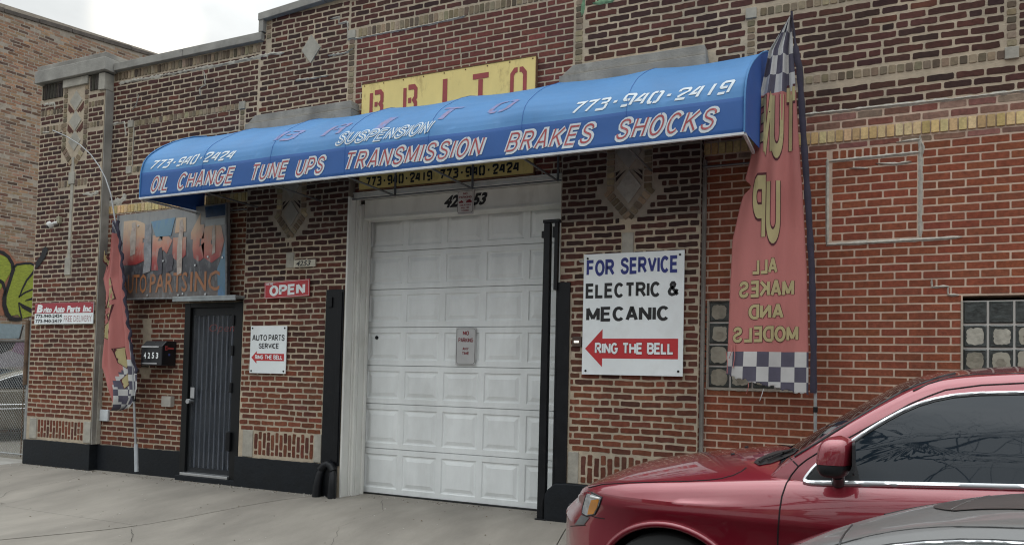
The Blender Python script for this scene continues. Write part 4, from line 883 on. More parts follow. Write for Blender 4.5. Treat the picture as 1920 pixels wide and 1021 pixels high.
hs = sign_board('number_plate', -6.297, -5.972, 2.694, 2.780, -.030, .020, mat('cream_plate', (.55, .52, .42), rough=.5, vary=.1), 'cream house number plate 4253 above the red OPEN sign')
m = MB(); letters(m, text_geo('4253', .02), -6.255, -6.04, 2.705, 2.768, on_plane(-.0315), shear=.3); m.build('lettering', INK, hs)

ls = sign_board('parts_sign', -11.085, -9.822, 2.040, 2.345, -.036, .012, SIGNW, 'red and white Brito Auto Parts Inc sign with two phone numbers on the left pier')
Y = -.0375
MB().box(-11.084, -9.823, Y, -.0365, 2.195, 2.344).build('red_band', mat('crimson_print', (.34, .03, .045), rough=.4, vary=.1), ls)
m = MB(); letters(m, text_geo('B', .06), -11.03, -10.90, 2.205, 2.325, on_plane(Y - .001), shear=.2)
letters(m, text_geo('rito', .05), -10.885, -10.70, 2.205, 2.285, on_plane(Y - .001), shear=.2); letters(m, text_geo('Auto', .05), -10.66, -10.42, 2.205, 2.30, on_plane(Y - .001), shear=.2)
letters(m, text_geo('Parts', .05), -10.37, -10.09, 2.205, 2.30, on_plane(Y - .001), shear=.2); letters(m, text_geo('Inc', .05), -10.03, -9.86, 2.205, 2.30, on_plane(Y - .001), shear=.2); m.build('lettering', SIGNW, ls)
for s, z in (('773-940-2424', 2.130), ('773-940-2419', 2.058)): text('lettering', s, -11.06, -10.48, z, z + .052, Y, INK, ls, bold=.03)
text('lettering', 'FREE DELIVERY', -10.435, -9.85, 2.07, 2.155, Y, mat('thin_red_print', (.32, .08, .09), rough=.5), ls, bold=-.012)
for x, z in ((-11.06, 2.33), (-9.85, 2.33)): MB().disc((x, -.037, z), .008, (0, -1, 0), 8, depth=.003).build('bolt', ALU, ls)

# faded hand-painted sign of the parts shop
bs = empty('painted_sign', (-8.3, 0, 2.36), 'weathered hand-painted Brito Auto Parts Inc sign board above the entry door', 'sign')
bm_ = D.materials.new('mottled_sign_paint'); bm_.use_nodes = True; q = bm_.node_tree; b = q.nodes['Principled BSDF']; b.inputs['Roughness'].default_value = .3
def sign_mat(name, stops, rough=.3, axis=(0, 0, 1), sc=.9, off=-2.36 / 1.2, streak=.35, dirt=(.20, .21, .22)):
    mm = D.materials.new(name); mm.use_nodes = True; q = mm.node_tree; b = q.nodes['Principled BSDF']; b.inputs['Roughness'].default_value = rough
    g = q.nodes.new('ShaderNodeNewGeometry'); sx = q.nodes.new('ShaderNodeSeparateXYZ'); q.links.new(g.outputs['Position'], sx.inputs[0])
    mp = q.nodes.new('ShaderNodeMapping'); mp.inputs['Scale'].default_value = (3.2, 1, 1.3); q.links.new(g.outputs['Position'], mp.inputs[0])
    nz = q.nodes.new('ShaderNodeTexNoise'); nz.inputs['Scale'].default_value = 1.7; nz.inputs['Detail'].default_value = 7; nz.inputs['Roughness'].default_value = .6; q.links.new(mp.outputs[0], nz.inputs['Vector'])
    mr = q.nodes.new('ShaderNodeMapRange'); mr.inputs['From Min'].default_value = 2.36; mr.inputs['From Max'].default_value = 3.56; q.links.new(sx.outputs['Z'], mr.inputs[0])
    ad = q.nodes.new('ShaderNodeMath'); ad.operation = 'MULTIPLY_ADD'; ad.inputs[1].default_value = streak; q.links.new(nz.outputs['Fac'], ad.inputs[0]); q.links.new(mr.outputs[0], ad.inputs[2])
    sb = q.nodes.new('ShaderNodeMath'); sb.operation = 'SUBTRACT'; sb.inputs[1].default_value = streak / 2; q.links.new(ad.outputs[0], sb.inputs[0])
    cr_ = q.nodes.new('ShaderNodeValToRGB'); el = cr_.color_ramp.elements
    while len(el) > 1: el.remove(el[0])
    el[0].position = stops[0][0]; el[0].color = (*stops[0][1], 1)
    for p, c in stops[1:]: e = el.new(p); e.color = (*c, 1)
    q.links.new(sb.outputs[0], cr_.inputs[0])
    n2 = q.nodes.new('ShaderNodeTexNoise'); n2.inputs['Scale'].default_value = 5; n2.inputs['Detail'].default_value = 8; q.links.new(mp.outputs[0], n2.inputs['Vector'])
    m2 = q.nodes.new('ShaderNodeMapRange'); m2.inputs['From Min'].default_value = .52; m2.inputs['From Max'].default_value = .68; m2.inputs['To Max'].default_value = .7; q.links.new(n2.outputs['Fac'], m2.inputs[0])
    mi = q.nodes.new('ShaderNodeMix'); mi.data_type = 'RGBA'; q.links.new(m2.outputs[0], mi.inputs['Factor']); q.links.new(cr_.outputs[0], mi.inputs['A']); mi.inputs['B'].default_value = (*dirt, 1)
    q.links.new(mi.outputs['Result'], b.inputs['Base Color']); return mm
BGR = sign_mat('sign_ground', [(0, (.14, .12, .11)), (.3, (.045, .045, .055)), (.55, (.12, .12, .13)), (.8, (.30, .31, .31)), (1, (.24, .24, .23))], streak=.5)
ORG_ = sign_mat('sign_orange', [(0, (.33, .14, .06)), (1, (.34, .14, .06))], dirt=(.13, .11, .10))
FLE = sign_mat('sign_flesh', [(.25, (.16, .02, .03)), (.42, (.32, .05, .05)), (.58, (.50, .20, .15)), (.75, (.55, .38, .26)), (1, (.55, .45, .32))], streak=.3, dirt=(.42, .30, .26))
SKY_ = sign_mat('sign_skyblue', [(0, (.07, .16, .24)), (1, (.18, .30, .38))], streak=.2, dirt=(.10, .22, .42))
MB().prism([(-9.33, 2.365), (-7.345, 2.355), (-7.40, 3.555), (-9.385, 3.53)], -.04, .02).build('board', BGR, bs, bevel=.003)
Y = -.0425
for s, x0, x1, z0, z1, mt, bo in (('B', -9.27, -8.76, 2.83, 3.44, FLE, .10), ('r', -8.70, -8.33, 2.74, 3.22, FLE, .09), ('t', -8.0, -7.76, 2.83, 3.46, FLE, .08), ('o', -7.82, -7.42, 2.80, 3.34, FLE, .10)):
    m = MB(); letters(m, text_geo(s, bo), x0, x1, z0, z1, on_plane(Y - .001)); m.build('lettering', mt, bs)
m = MB(); m.prism([(-8.32, 2.90), (-8.2, 2.84), (-8.08, 2.92), (-8.08, 3.16), (-8.32, 3.16)], Y - .003, Y - .002); m.build('lettering', FLE, bs)
m = MB(); m.flat([(-8.29, 3.22), (-8.09, 3.23), (-8.10, 3.42), (-8.27, 3.42)], Y - .003); m.build('lettering', FLE, bs)
m = MB(); m.flat([(-8.64, 3.19), (-8.36, 3.19), (-8.29, 3.43), (-8.74, 3.40)], Y - .004); m.build('blue_shape', SKY_, bs)
for k, (xa, xb, za, zb3, mt_) in enumerate(((-9.12, -9.02, 2.95, 3.42, 'a'), (-8.86, -8.72, 2.70, 3.38, 'b'), (-8.58, -8.50, 2.66, 3.05, 'c'), (-8.22, -8.14, 2.66, 3.4, 'a'), (-7.62, -7.56, 2.9, 3.3, 'a'), (-8.42, -8.30, 2.70, 2.95, 'c'))):
    P = [(xa, za), (xb, za + .03)] + [(xb + rnd.uniform(-.02, .02), za + (zb3 - za) * t) for t in (.3, .6, .85)] + [(xb - .02, zb3), (xa + .01, zb3 - .02)] + [(xa + rnd.uniform(-.02, .02), za + (zb3 - za) * t) for t in (.8, .5, .25)]
    MB().flat(P, Y - .005).build('worn_patch', {'a': mat('worn_pale', (.46, .40, .35), rough=.4, vary=.3, scale=14, dirt=.7, dcol=(.22, .12, .11), dscale=9), 'b': mat('worn_grey', (.24, .25, .27), rough=.4, vary=.35, scale=12, dirt=.6, dcol=(.40, .33, .30), dscale=8), 'c': mat('worn_dark', (.07, .065, .08), rough=.4, vary=.4, scale=12)}[mt_], bs)
for x0, s, x1 in ((-9.27, 'AUTO', -8.78), (-8.72, 'PARTS', -8.03), (-7.98, 'INC', -7.47)):
    m = MB(); letters(m, text_geo(s, .012, 2), x0, x1, 2.44, 2.70, on_plane(Y - .002)); m.build('lettering', ORG_, bs)
m = MB(); m.flat([(-7.75, 3.28), (-7.42, 3.28), (-7.42, 3.37), (-7.75, 3.36)], Y - .002); m.build('pale_patch', mat('pale_print', (.40, .44, .45), rough=.4, vary=.2), bs)
m = MB(); m.flat([(-7.49, 2.38), (-7.355, 2.38), (-7.37, 3.0), (-7.40, 3.1), (-7.44, 2.9), (-7.52, 2.72)], Y - .001); m.build('blue_edge', SKY_, bs)
m = MB(); m.flat([(-7.75, 3.39), (-7.41, 3.40), (-7.41, 3.545), (-7.77, 3.53)], Y - .001); m.build('dark_blue_patch', mat('sign_dark_blue', (.02, .05, .11), rough=.4, vary=.4, scale=9), bs)
for a, b, c, d in ((-9.33, 2.365, -7.345, 2.355), (-7.345, 2.355, -7.40, 3.555), (-9.385, 3.53, -9.33, 2.365)):
    MB().tube([(a, -.045, b), (c, -.045, d)], .014, 6).build('edge_strip', mat('tarnished_edge', (.18, .185, .19), rough=.5, metal=.5, vary=.4, scale=20), bs)
for x, z in ((-8.75, 2.41), (-7.70, 2.40), (-8.18, 2.40), (-7.9, 2.78), (-8.48, 2.86), (-7.43, 2.86), (-7.68, 2.88), (-8.98, 3.36), (-8.1, 2.415)): MB().disc((x, -.044, z), .014, (0, -1, 0), 8, depth=.01).build('screw', ALU, bs)

# ---- bell, lamp, mailbox, camera, sockets
bl = empty('door_bell', (-2.65, -.02, 1.76), 'brown doorbell box with lit white button left of the big sign', 'doorbell')
MB().box(-2.70, -2.60, -.022, .0, 1.755, 1.855).build('plate', mat('brown_plate', (.07, .045, .035), rough=.5), bl, bevel=.004)
MB().box(-2.678, -2.628, -.034, -.022, 1.793, 1.815).build('button', mat('lit_button', (.7, .68, .6), rough=.4, emit=((1, .92, .8), .5)), bl, bevel=.003)
mb = empty('mailbox', (-8.55, -.1, 1.47), 'black wall mailbox with number 4253 and a white lid', 'mailbox')
BM = mat('mailbox_enamel', (.010, .011, .014), rough=.3, vary=.2)
MB().prism([(-.115, 1.475), (.112, 1.475), (.112, 1.80), (-.04, 1.80), (-.115, 1.73)], -8.745, -8.36, axis='x').build('box', BM, mb, bevel=.008)
MB().prism([(-.126, 1.715), (-.118, 1.71), (-.040, 1.785), (-.046, 1.792)], -8.735, -8.42, axis='x').build('lid', mat('white_lid', (.52, .53, .53), rough=.4), mb)
MB().box(-8.72, -8.44, -.121, -.1165, 1.492, 1.51).build('slot_strip', ALU, mb)
for k, ch in enumerate('4253'):
    x = -8.69 + k * .075; MB().box(x - .006, x + .055, -.118, -.1155, 1.555, 1.655).build('number_tile', mat('tile_black', (.02, .02, .02), rough=.4), mb)
    text('lettering', ch, x + .004, x + .046, 1.565, 1.645, -.1195, SIGNW, mb, bold=.03)
MB().box(-8.352, -8.346, -.06, .06, 1.69, 1.715).box(-8.352, -8.346, -.07, -.04, 1.675, 1.735).build('flag', mat('flag_red', (.35, .05, .05), rough=.5), mb)
MB().disc((-8.359, .0, 1.62), .016, (1, 0, 0), 12, depth=.003).build('sticker', mat('blue_sticker', (.06, .09, .30), rough=.4), mb)
sc = empty('security_camera', (-10.70, -.08, 3.46), 'small white dome security camera on the left pier', 'camera')
MB().box(-10.68, -10.62, -.05, 0, 3.50, 3.60).build('bracket', mat('camera_bracket', (.30, .28, .2), rough=.6), sc, bevel=.006)
MB().tube([(-10.66, -.05, 3.51), (-10.70, -.11, 3.475)], .022, 10).tube([(-10.70, -.10, 3.48), (-10.71, -.125, 3.455), (-10.72, -.14, 3.44)], [.052, .056, .04], 14).build('housing', mat('camera_white', (.62, .62, .60), rough=.35), sc, smooth=50)
MB().tube([(-10.721, -.141, 3.439), (-10.728, -.152, 3.430)], .026, 12).build('lens', INK, sc)
jb = empty('junction_box', (-8.5, .1, .86), 'small grey junction box on the brick wall behind the banner pole', 'junction box')
MB().box(-8.53, -8.36, .05, .118, .93, 1.07).build('box', mat('box_grey', (.40, .38, .34), rough=.6), jb, bevel=.006)
MB().tube([(-9.20, .10, .05), (-9.20, .10, .35)], .008, 6).build('conduit', GALV, jb)

# ---- black steel gate posts right of the door
gp = empty('gate_post', (-2.97, -.03, 0), 'tall black steel post standing in front of the white garage door', 'post')
MB().prism([(-3.03, -.03), (-2.945, -.03), (-2.955, 3.02), (-3.02, 3.02)], -.06, .01).build('post', BLACKS, gp, bevel=.004)
MB().box(-3.035, -2.85, -.058, .0, 3.022, 3.055).build('top_arm', BLACKS, gp, bevel=.004)
MB().box(-3.05, -3.022, -.05, 0, 2.87, 2.94).build('stop', BLACKS, gp, bevel=.003)
MB().box(-2.905, -2.866, -.055, -.002, 2.33, 3.02).box(-2.93, -2.906, -.05, -.01, 2.87, 2.98).build('hanger', BLACKS, gp, bevel=.003)
MB().box(-3.05, -2.93, -.07, .02, -.03, .012).build('foot_plate', BLACKS, gp, bevel=.003)

# ================================================================== BANNERS
PINK = mat('faded_red_cloth', (.46, .165, .15), rough=.8, vary=.10, scale=5, bump=.0015, bscale=60, dirt=.35, dcol=(.33, .13, .125), dscale=2.5, stretch=(2, 1, .5))
CKW = mat('white_cloth', (.52, .52, .51), rough=.8, vary=.1, scale=6, dirt=.35, dcol=(.34, .33, .32), dscale=4); CKB = mat('slate_cloth', (.085, .08, .115), rough=.8, vary=.2, scale=8)
SLV = mat('navy_sleeve', (.032, .028, .048), rough=.85, vary=.3, scale=14, bump=.003, bscale=40); GOLD = mat('gold_print', (.43, .37, .19), rough=.8, vary=.12, scale=8); OUTL = mat('maroon_outline', (.085, .018, .025), rough=.8)
def lerp_tab(T, z):
    T = sorted(T); 
    if z <= T[0][0]: return T[0][1]
    for (a, b), (c, d) in zip(T, T[1:]):
        if z <= c: return b + (d - b) * (z - a) / (c - a)
    return T[-1][1]
# large banner: left and right edges (height, x), measured on its own plane
FY = -.35
L1 = [(1.30, -1.132), (1.512, -1.129), (1.724, -1.119), (2.267, -1.107), (2.694, -1.094), (3.0, -1.03), (3.161, -.985), (3.24, -.99), (3.558, -.912), (3.864, -.890), (4.351, -.800), (4.62, -.632)]
R1 = [(1.30, -.425), (1.345, -.447), (1.728, -.449), (2.432, -.470), (3.0, -.505), (3.587, -.548), (4.1, -.58), (4.45, -.605), (4.62, -.618)]
def f1y(x, z):
    u = (x - lerp_tab(L1, z)) / max(.02, lerp_tab(R1, z) - lerp_tab(L1, z)); t = (4.6 - z) / 3.2
    g = .036 * math.sin(2.2 * math.pi * u + 1.2 + 1.5 * t) * (.4 + .6 * t) + .018 * math.sin(5.5 * math.pi * u + 3 * t) * (1.15 - .9 * t) + .012 * math.sin(9 * math.pi * u + z * 1.3) * max(0, (z - 3) / 1.5)
    g += .018 * noise.noise(Vector((x * 4, z * 1.6, 4))) + .03 * math.exp(-((u - .82) / .12) ** 2) * math.exp(-((z - 2.9) / .25) ** 2)
    return FY + g * min(1, (1 - u) * 3 + .15)
b1 = empty('feather_banner', (-.40, FY, -.05), 'tall faded red banner with checkered ends reading TUNE UP from behind, at the awning end', 'banner', 'racing-style banners on poles')
zb = [1.29, 1.345, 1.45, 1.56, 1.705] ; zrow = []
NU = 28
levels = [1.317 + (1.705 - 1.317) * k / 36 for k in range(37)] + [1.705 + (3.965 - 1.705) * k / 90 for k in range(1, 91)] + [3.965 + (4.62 - 3.965) * k / 24 for k in range(1, 25)]
NU = 42
def hem(i): u = i / NU; return 1.340 + .155 * (1 - u) ** 1.1 + .007 * math.sin(i * 1.9) + .006 * math.sin(i * .83)
def p1(i, j):
    z = levels[j]
    if z < 1.55 and z < hem(i) and j + 1 < len(levels) and levels[j + 1] > hem(i) - .0108: z = max(z, hem(i))
    u = i / NU; x = lerp_tab(L1, z) + (lerp_tab(R1, z) - lerp_tab(L1, z)) * u
    if 3.10 < z < 3.22 and u < .12: x += .05 * (1 - u / .12) * math.sin((z - 3.10) / .12 * math.pi)
    return (x, f1y(x, z), z)
def k1(i, j):
    z = (levels[j] + levels[j + 1]) / 2
    if z < hem(i + .5): return None
    if z < 1.705: return 1 + (int(i / 6.3 + .6) + (36 - 1 - j) // 12) % 2
    if z > 3.965: return 1 + (int(i / 8.4) + int((z - 3.965) / .17)) % 2
    return 0
m = MB(); m.grid(p1, NU, len(levels) - 1, k1); o = m.build('cloth', [PINK, CKW, CKB], b1, smooth=80)
mo = o.modifiers.new('thick', 'SOLIDIFY'); mo.thickness = .0012; mo.offset = 0
def on1(off): return lambda x, z: (x, f1y(x, z) - off, z)
def flag_word(s, x0, x1, z0, z1, slope=0, bold=.07):
    m = MB(); letters(m, block_geo(s, 2.05, .35, 1.5), x0, x1, z0, z1, on1(.003), flip=True, cuts=.035, slope=slope); m.build('lettering', OUTL, b1)
    m = MB(); letters(m, block_geo(s, 1.5, .35), x0, x1, z0, z1, on1(.0055), flip=True, cuts=.035, slope=slope); m.build('lettering', GOLD, b1)
def fp(px, py): p = bp(px, py, FY); return p.x, p.z
for s, a, b in (('ALL', (1410, 516), (1458, 484)), ('MAKES', (1386, 560), (1489, 525)), ('AND', (1404, 600), (1469, 570)), ('MODELS', (1374, 643), (1497, 612))):
    (xa, za), (xb, zb_) = fp(*a), fp(*b); flag_word(s, xa, xb, za, zb_ - .005, slope=.03)
(xa, za), (xb, zb_) = fp(1413, 459), fp(1461, 327); flag_word('UP', xa - .01, xb + .01, za, zb_, bold=.055)
# TUNE, stretched and folded into the narrow top
(xa, za), (xb, zb_) = fp(1470, 298), fp(1492, 162)
flag_word('T', xa + .0, xb + .01, za, zb_, bold=.05); (xa, za), (xb, zb_) = fp(1445, 300), fp(1470, 165); flag_word('U', xa, xb, za, zb_, bold=.05)
(xa, za), (xb, zb_) = fp(1432, 300), fp(1449, 165); flag_word('N', xa, xb, za, zb_, bold=.05); (xa, za), (xb, zb_) = fp(1424, 268), fp(1437, 182); flag_word('E', xa, xb, za, zb_ , bold=.04)
m = MB(); sp = [(lerp_tab(R1, z) + .028 + (.012 if z < 4.2 else 0) - max(0, (z - 4.2)) * .05, FY - .005, z) for z in [1.36 + k * (4.66 - 1.36) / 60 for k in range(61)]]
m.tube(sp, [.027 + .002 * math.sin(k * 1.7) + .002 * math.sin(k * .9) - (.018 if k > 54 else 0) for k in range(61)], 10); m.build('sleeve', SLV, b1, smooth=60)
m = MB(); m.tube([(-.385, FY, -.16), (-.388, FY, .8), (-.392, FY, 1.40)], .014, 10); m.build('pole', GALV, b1, smooth=40)
MB().tube([(-.39, FY, 1.20), (-.39, FY, 1.245)], .019, 10).build('pole_joint', BLACKS, b1); MB().box(-.46, -.31, FY - .07, FY + .07, -.17, -.10).build('pole_foot', BLACKS, b1, bevel=.01)
m = MB()
for a, b in (((1378, 645), (1375, 690)), ((1372, 648), (1368, 672)), ((1404, 712), (1400, 738)), ((1362, 660), (1364, 700))):
    (x, z), (x2, z2) = fp(*a), fp(*b); m.tube([(x, FY - .02, z), ((x + x2) / 2 + .01, FY - .03, (z + z2) / 2), (x2, FY - .02, z2)], .004, 4)
m.build('torn_threads', PINK, b1, kind='stuff')
m = MB(); (x, z), (x2, z2) = fp(1432, 728), fp(1424, 752); m.tube([(x, FY, z), (x2 + .02, FY - .01, (z + z2) / 2), (x2, FY, z2)], .004, 4); m.build('torn_threads', CKW, b1, kind='stuff')

# small, slumped banner on the left
GY = -.22
def gp_(px, py): p = bp(px, py, GY); return (p.z, p.x)
L2 = [gp_(*p) for p in ((213, 415), (207, 450), (203, 475), (194, 505), (188, 522), (192, 548), (192, 575), (186, 640), (182, 688), (192, 715), (204, 745), (213, 769))]
R2 = [gp_(*p) for p in ((218, 415), (225, 470), (230, 520), (235, 580), (242, 625), (245, 660), (252, 690), (252, 730), (248, 748), (238, 765), (222, 770))]
z0_, z1_ = gp_(213, 769)[0], gp_(213, 415)[0]
def f2y(x, z):
    l, r = lerp_tab(L2, z), lerp_tab(R2, z); u = (x - l) / max(.02, r - l); t = (z1_ - z) / (z1_ - z0_)
    return GY + (.06 * math.sin(2.6 * math.pi * u + .5 + t) + .035 * math.sin(6 * math.pi * u + 2.2 * t) + .012 * math.sin(13 * u * math.pi + 4 * t)) * min(1, .3 + t) + .02 * noise.noise(Vector((x * 7, z * 2, 9)))
b2 = empty('feather_banner', (-8.47, GY, 0), 'small drooping red banner with checkered tail on a thin bent pole by the entry', 'banner', 'racing-style banners on poles')
NU2, NV2 = 30, 90
def p2(i, j):
    z = z0_ + (z1_ - z0_) * j / NV2; l, r = lerp_tab(L2, z), lerp_tab(R2, z); x = l + (r - l) * i / NU2; return (x, f2y(x, z), z)
ck = lambda a, b: (int(a * 2.6) + int(b * 16)) % 2
def k2(i, j):
    z = z0_ + (z1_ - z0_) * (j + .5) / NV2; u = (i + .5) / NU2; t = (z - z0_) / (z1_ - z0_)
    lim = .26 - (t - .05) * .0
    if t < .27 and u > .25 + t * 1.7 and u > .3: return 1 + (int(u * 7 + t * 3) + int(t * 26)) % 2
    if t < .035: return 1 + i // 5 % 2
    if t > .93: return 2 if (i + j) % 5 else 1
    return 0
m = MB(); m.grid(p2, NU2, NV2, k2); o = m.build('cloth', [PINK, CKW, CKB], b2, smooth=80); mo = o.modifiers.new('thick', 'SOLIDIFY'); mo.thickness = .0015; mo.offset = 0
def on2(off): return lambda x, z: (x, f2y(x, z) - off, z)
for k, P in enumerate(([(206, 545), (212, 522), (217, 560), (203, 578)], [(203, 590), (216, 572), (214, 600), (205, 612)], [(196, 618), (206, 600), (214, 622), (208, 640), (195, 630)], [(218, 655), (230, 650), (235, 670), (230, 690), (222, 680)], [(197, 490), (200, 470), (202, 500), (198, 515)], [(226, 712), (232, 700), (236, 718), (230, 728)])):
    pts = [(lambda q: (q.x, q.z))(bp(px, py, GY)) for px, py in P]
    cx_, cz_ = sum(p[0] for p in pts) / len(pts), sum(p[1] for p in pts) / len(pts)
    for off, g, mt in ((.004, 1.10, OUTL), (.006, 1.0, GOLD)):
        m = MB(); x0, x1 = min(p[0] for p in pts), max(p[0] for p in pts); zl, zh = min(p[1] for p in pts), max(p[1] for p in pts)
        geo = ([((p[0] - x0) / (x1 - x0), (p[1] - zl) / (zh - zl)) for p in pts], [tuple(range(len(pts)))])
        e = (g - 1) * .12; letters(m, geo, x0 - e, x1 + e, zl - e, zh + e, on2(off), cuts=.03); m.build('print', mt, b2)
m = MB(); sp = []
for k in range(41):
    z = gp_(252, 700)[0] + (z1_ - gp_(252, 700)[0]) * k / 40; sp.append((lerp_tab(R2, z) + .03 + .012 * math.sin(k * 1.9), GY - .01 + .012 * math.sin(k * 1.3), z))
m.tube(sp, [.019 + .006 * math.sin(k * 2.1) for k in range(41)], 8); m.build('sleeve', SLV, b2, smooth=60)
pp = [(256, 884), (253, 800), (251, 740), (249, 690), (240, 615), (230, 530), (220, 440), (208, 365), (198, 335), (186, 312), (170, 290), (150, 272), (124, 256), (99, 245)]
m = MB(); m.tube([bp(a, b, GY + .05 - .0 * k) for k, (a, b) in enumerate(pp)], [.016, .015, .014, .013, .012, .012, .011, .010, .009, .009, .008, .008, .008, .008], 8); m.build('pole', mat('grey_pole', (.36, .37, .38), rough=.5, metal=.3), b2, smooth=60)
m = MB(); p, q = bp(251, 742, GY + .05), bp(252, 752, GY + .05); m.tube([p, q], .022, 8).build('pole_joint', BLACKS, b2)
m = MB(); p, q = bp(255, 832, GY + .05), bp(256, 884, GY + .05); m.tube([p, q], .026, 8).build('pole_foot', mat('chalky_paint', (.42, .45, .48), rough=.7, vary=.2), b2, smooth=40)

# ================================================================== NEIGHBOURS
# chain-link fence beside the left pier
fe = empty('chain_link_fence', (-13, .02, 0), 'galvanised chain-link fence closing the yard left of the garage', 'fence')
FX0, FX1, FY0 = -17.5, -11.30, .03
MB().tube([(-11.255, FY0, -.05), (-11.25, FY0, 1.9), (-11.24, FY0, 2.14)], .034, 10).build('post', GALV, fe, smooth=40)
MB().tube([(-11.262, FY0 - .05, 1.15), (-11.258, FY0 - .05, 2.1)], .03, 8).build('rusty_sleeve', mat('rusty_post', (.13, .085, .055), rough=.85, vary=.4, scale=12), fe)
for x in (-14.2, -17.3): MB().tube([(x, FY0, -.05), (x, FY0, 1.9)], .03, 10).build('post', GALV, fe, smooth=40)
MB().tube([(FX0, FY0, 1.80), (FX1, FY0, 1.80)], .024, 8).build('top_rail', mat('dull_rail', (.13, .12, .11), rough=.7, metal=.2, vary=.3), fe)
MB().tube([(FX0, FY0, .12), (FX1, FY0, .12)], .012, 6).build('tension_wire', GALV, fe)
MB().tube([(FX1 - .06, FY0, .08), (FX1 - .06, FY0, 1.8)], .008, 6).build('tension_bar', _M['rusty_post'], fe)
m = MB(); c = .058
n = int((FX1 - FX0) / c)
for k in range(-int(1.72 / c), n):
    for s in (1, -1):
        x = FX0 + k * c if s > 0 else FX0 + (k + int(1.72 / c)) * c
        a, b = (x, .08), (x + s * 1.72, 1.80)
        if s > 0:
            if a[0] < FX0: d = FX0 - a[0]; a = (FX0, a[1] + d)
            if b[0] > FX1 - .03: d = b[0] - FX1 + .03; b = (FX1 - .03, b[1] - d)
        else:
            if b[0] < FX0: d = FX0 - b[0]; b = (FX0, b[1] - d)
            if a[0] > FX1 - .03: d = a[0] - FX1 + .03; a = (FX1 - .03, a[1] + d)
        if b[1] > a[1] + .03: m.tube([(a[0], FY0 + s * .003, a[1]), (b[0], FY0 + s * .003, b[1])], .0028, 3, caps=False)
m.build('wire_mesh', GALV, fe, kind='stuff')
# old common-brick side wall of the next building
nb = empty('neighbour_building', (-18, 6, 0), 'tall old common-brick side wall with yellow-green graffiti behind the yard', 'building')
TH = R(8.1); WD = Vector((math.sin(TH), math.cos(TH), 0)); WN = Vector((math.cos(TH), -math.sin(TH), 0)); WO = Vector((-16.6, 3.06, 0))
def wp(s, z, o=0): return WO + WD * s + WN * o + Vector((0, 0, z))
def wtop(s): return 8.88 + .085 * max(0, s + .5)
m = MB()
s0_, s1_ = -3.2, 9
F = [wp(s0_, -.1), wp(s1_, -.1), wp(s1_, wtop(s1_)), wp(s0_, wtop(s0_))]
Bk = [p - WN * 9 for p in F]; m.add(F + Bk, [(0, 1, 2, 3), (7, 6, 5, 4), (0, 4, 5, 1), (1, 5, 6, 2), (2, 6, 7, 3), (3, 7, 4, 0)]); m.build('wall', MORTN, nb)
def c_sal(x, z):
    c = rnd.choice(SALC[:6] if rnd.random() < .8 else SALC[6:]); k = .86 + .25 * min(1, z / 8); g = max(0, min(1, (z - 4) / 4))
    return jit((c[0] * (1 + .08 * g), c[1], c[2] * (1 - .06 * g)), .16)
ncourse = int((9.3 + .05) / .0676)
for r in range(ncourse):
    z = r * .0676
    e0, e1 = -2.2, 6.3
    if z < 1.2: e1 = 3.0
    if z + .07 > wtop(0) - .02:
        sm = (z + .09 - 8.88) / .085 - .5
        e0 = max(e0, sm)
    if e0 >= e1: continue
    field('brick', WO, WD, ZA, WN, e0, e1, z, z + .0676, c_sal, L=.205, j=.013, rag=.0045, proud=.002, wob=.006, miss=.10, off=rnd.random() * .2 + .5 * (r % 2), stag=0)
flush_bricks(nb, ('brick',), mat('common_brick_clay', None, rough=.92, attr='tint', vary=.3, scale=18, bump=.003, bscale=90, dirt=.5, dcol=(.24, .205, .165), dscale=1.6, drange=(.46, .64)))
m = MB()
for k in range(14):
    a = s0_ + k * .7; b = a + .69; za, zb2 = wtop(a), wtop(b); u_ = rnd.uniform(-.01, .02)
    m.add([wp(a, za, .03), wp(b, zb2, .03), wp(b, zb2 + .07 + u_, .03), wp(a, za + .07 + u_, .03), wp(a, za, -.4), wp(b, zb2, -.4), wp(b, zb2 + .07 + u_, -.4), wp(a, za + .07 + u_, -.4)], [(0, 1, 2, 3), (7, 6, 5, 4), (0, 4, 5, 1), (1, 5, 6, 2), (2, 6, 7, 3), (3, 7, 4, 0)])
m.build('coping_tiles', mat('dark_tile', (.10, .085, .075), rough=.9, vary=.4, scale=8), nb, kind='stuff')
def wallpt(px, py, o=.012):
    d = _f + cr * ((px - 960) / 1440) - ur * ((py - 654.5) / 1440); P = WO + WN * o; return CAM + d * (WN.dot(P - CAM) / WN.dot(d))
def graff(name, P, mt, o=.012):
    pts = [wallpt(x, y, o) for x, y in P]; m = MB(); m.add(pts, [tuple(range(len(pts)))]); return m.build(name, mt, nb)
GY_ = mat('lime_spray', (.28, .33, .045), rough=.8, vary=.25, scale=14, bump=.006, bscale=30, dirt=.55, dcol=(.16, .17, .04), dscale=9, drange=(.55, .68), stretch=(1, 1, 3))
GK = mat('spray_ink', (.014, .014, .018), rough=.7, vary=.3, bump=.004); GO = mat('orange_spray', (.30, .13, .08), rough=.8, vary=.35, scale=9, bump=.006, bscale=30, dirt=.5, dcol=(.3, .24, .18), dscale=5)
GBL = mat('blue_grey_spray', (.25, .32, .36), rough=.8, vary=.2, scale=7, bump=.005, bscale=30); GPU = mat('purple_spray', (.22, .13, .20), rough=.8, vary=.3, scale=9)
graff('spray_paint', [(-30, 462), (0, 463), (14, 468), (30, 490), (64, 492), (69, 505), (66, 560), (50, 580), (-30, 600)], GO, .008)
graff('spray_paint', [(-30, 480), (0, 478), (12, 482), (20, 492), (23, 506), (22, 520), (14, 540), (10, 560), (13, 582), (20, 592), (34, 590), (40, 598), (66, 590), (68, 520), (66, 495), (30, 497), (22, 506), (-10, 560), (-30, 560)], GY_, .012)
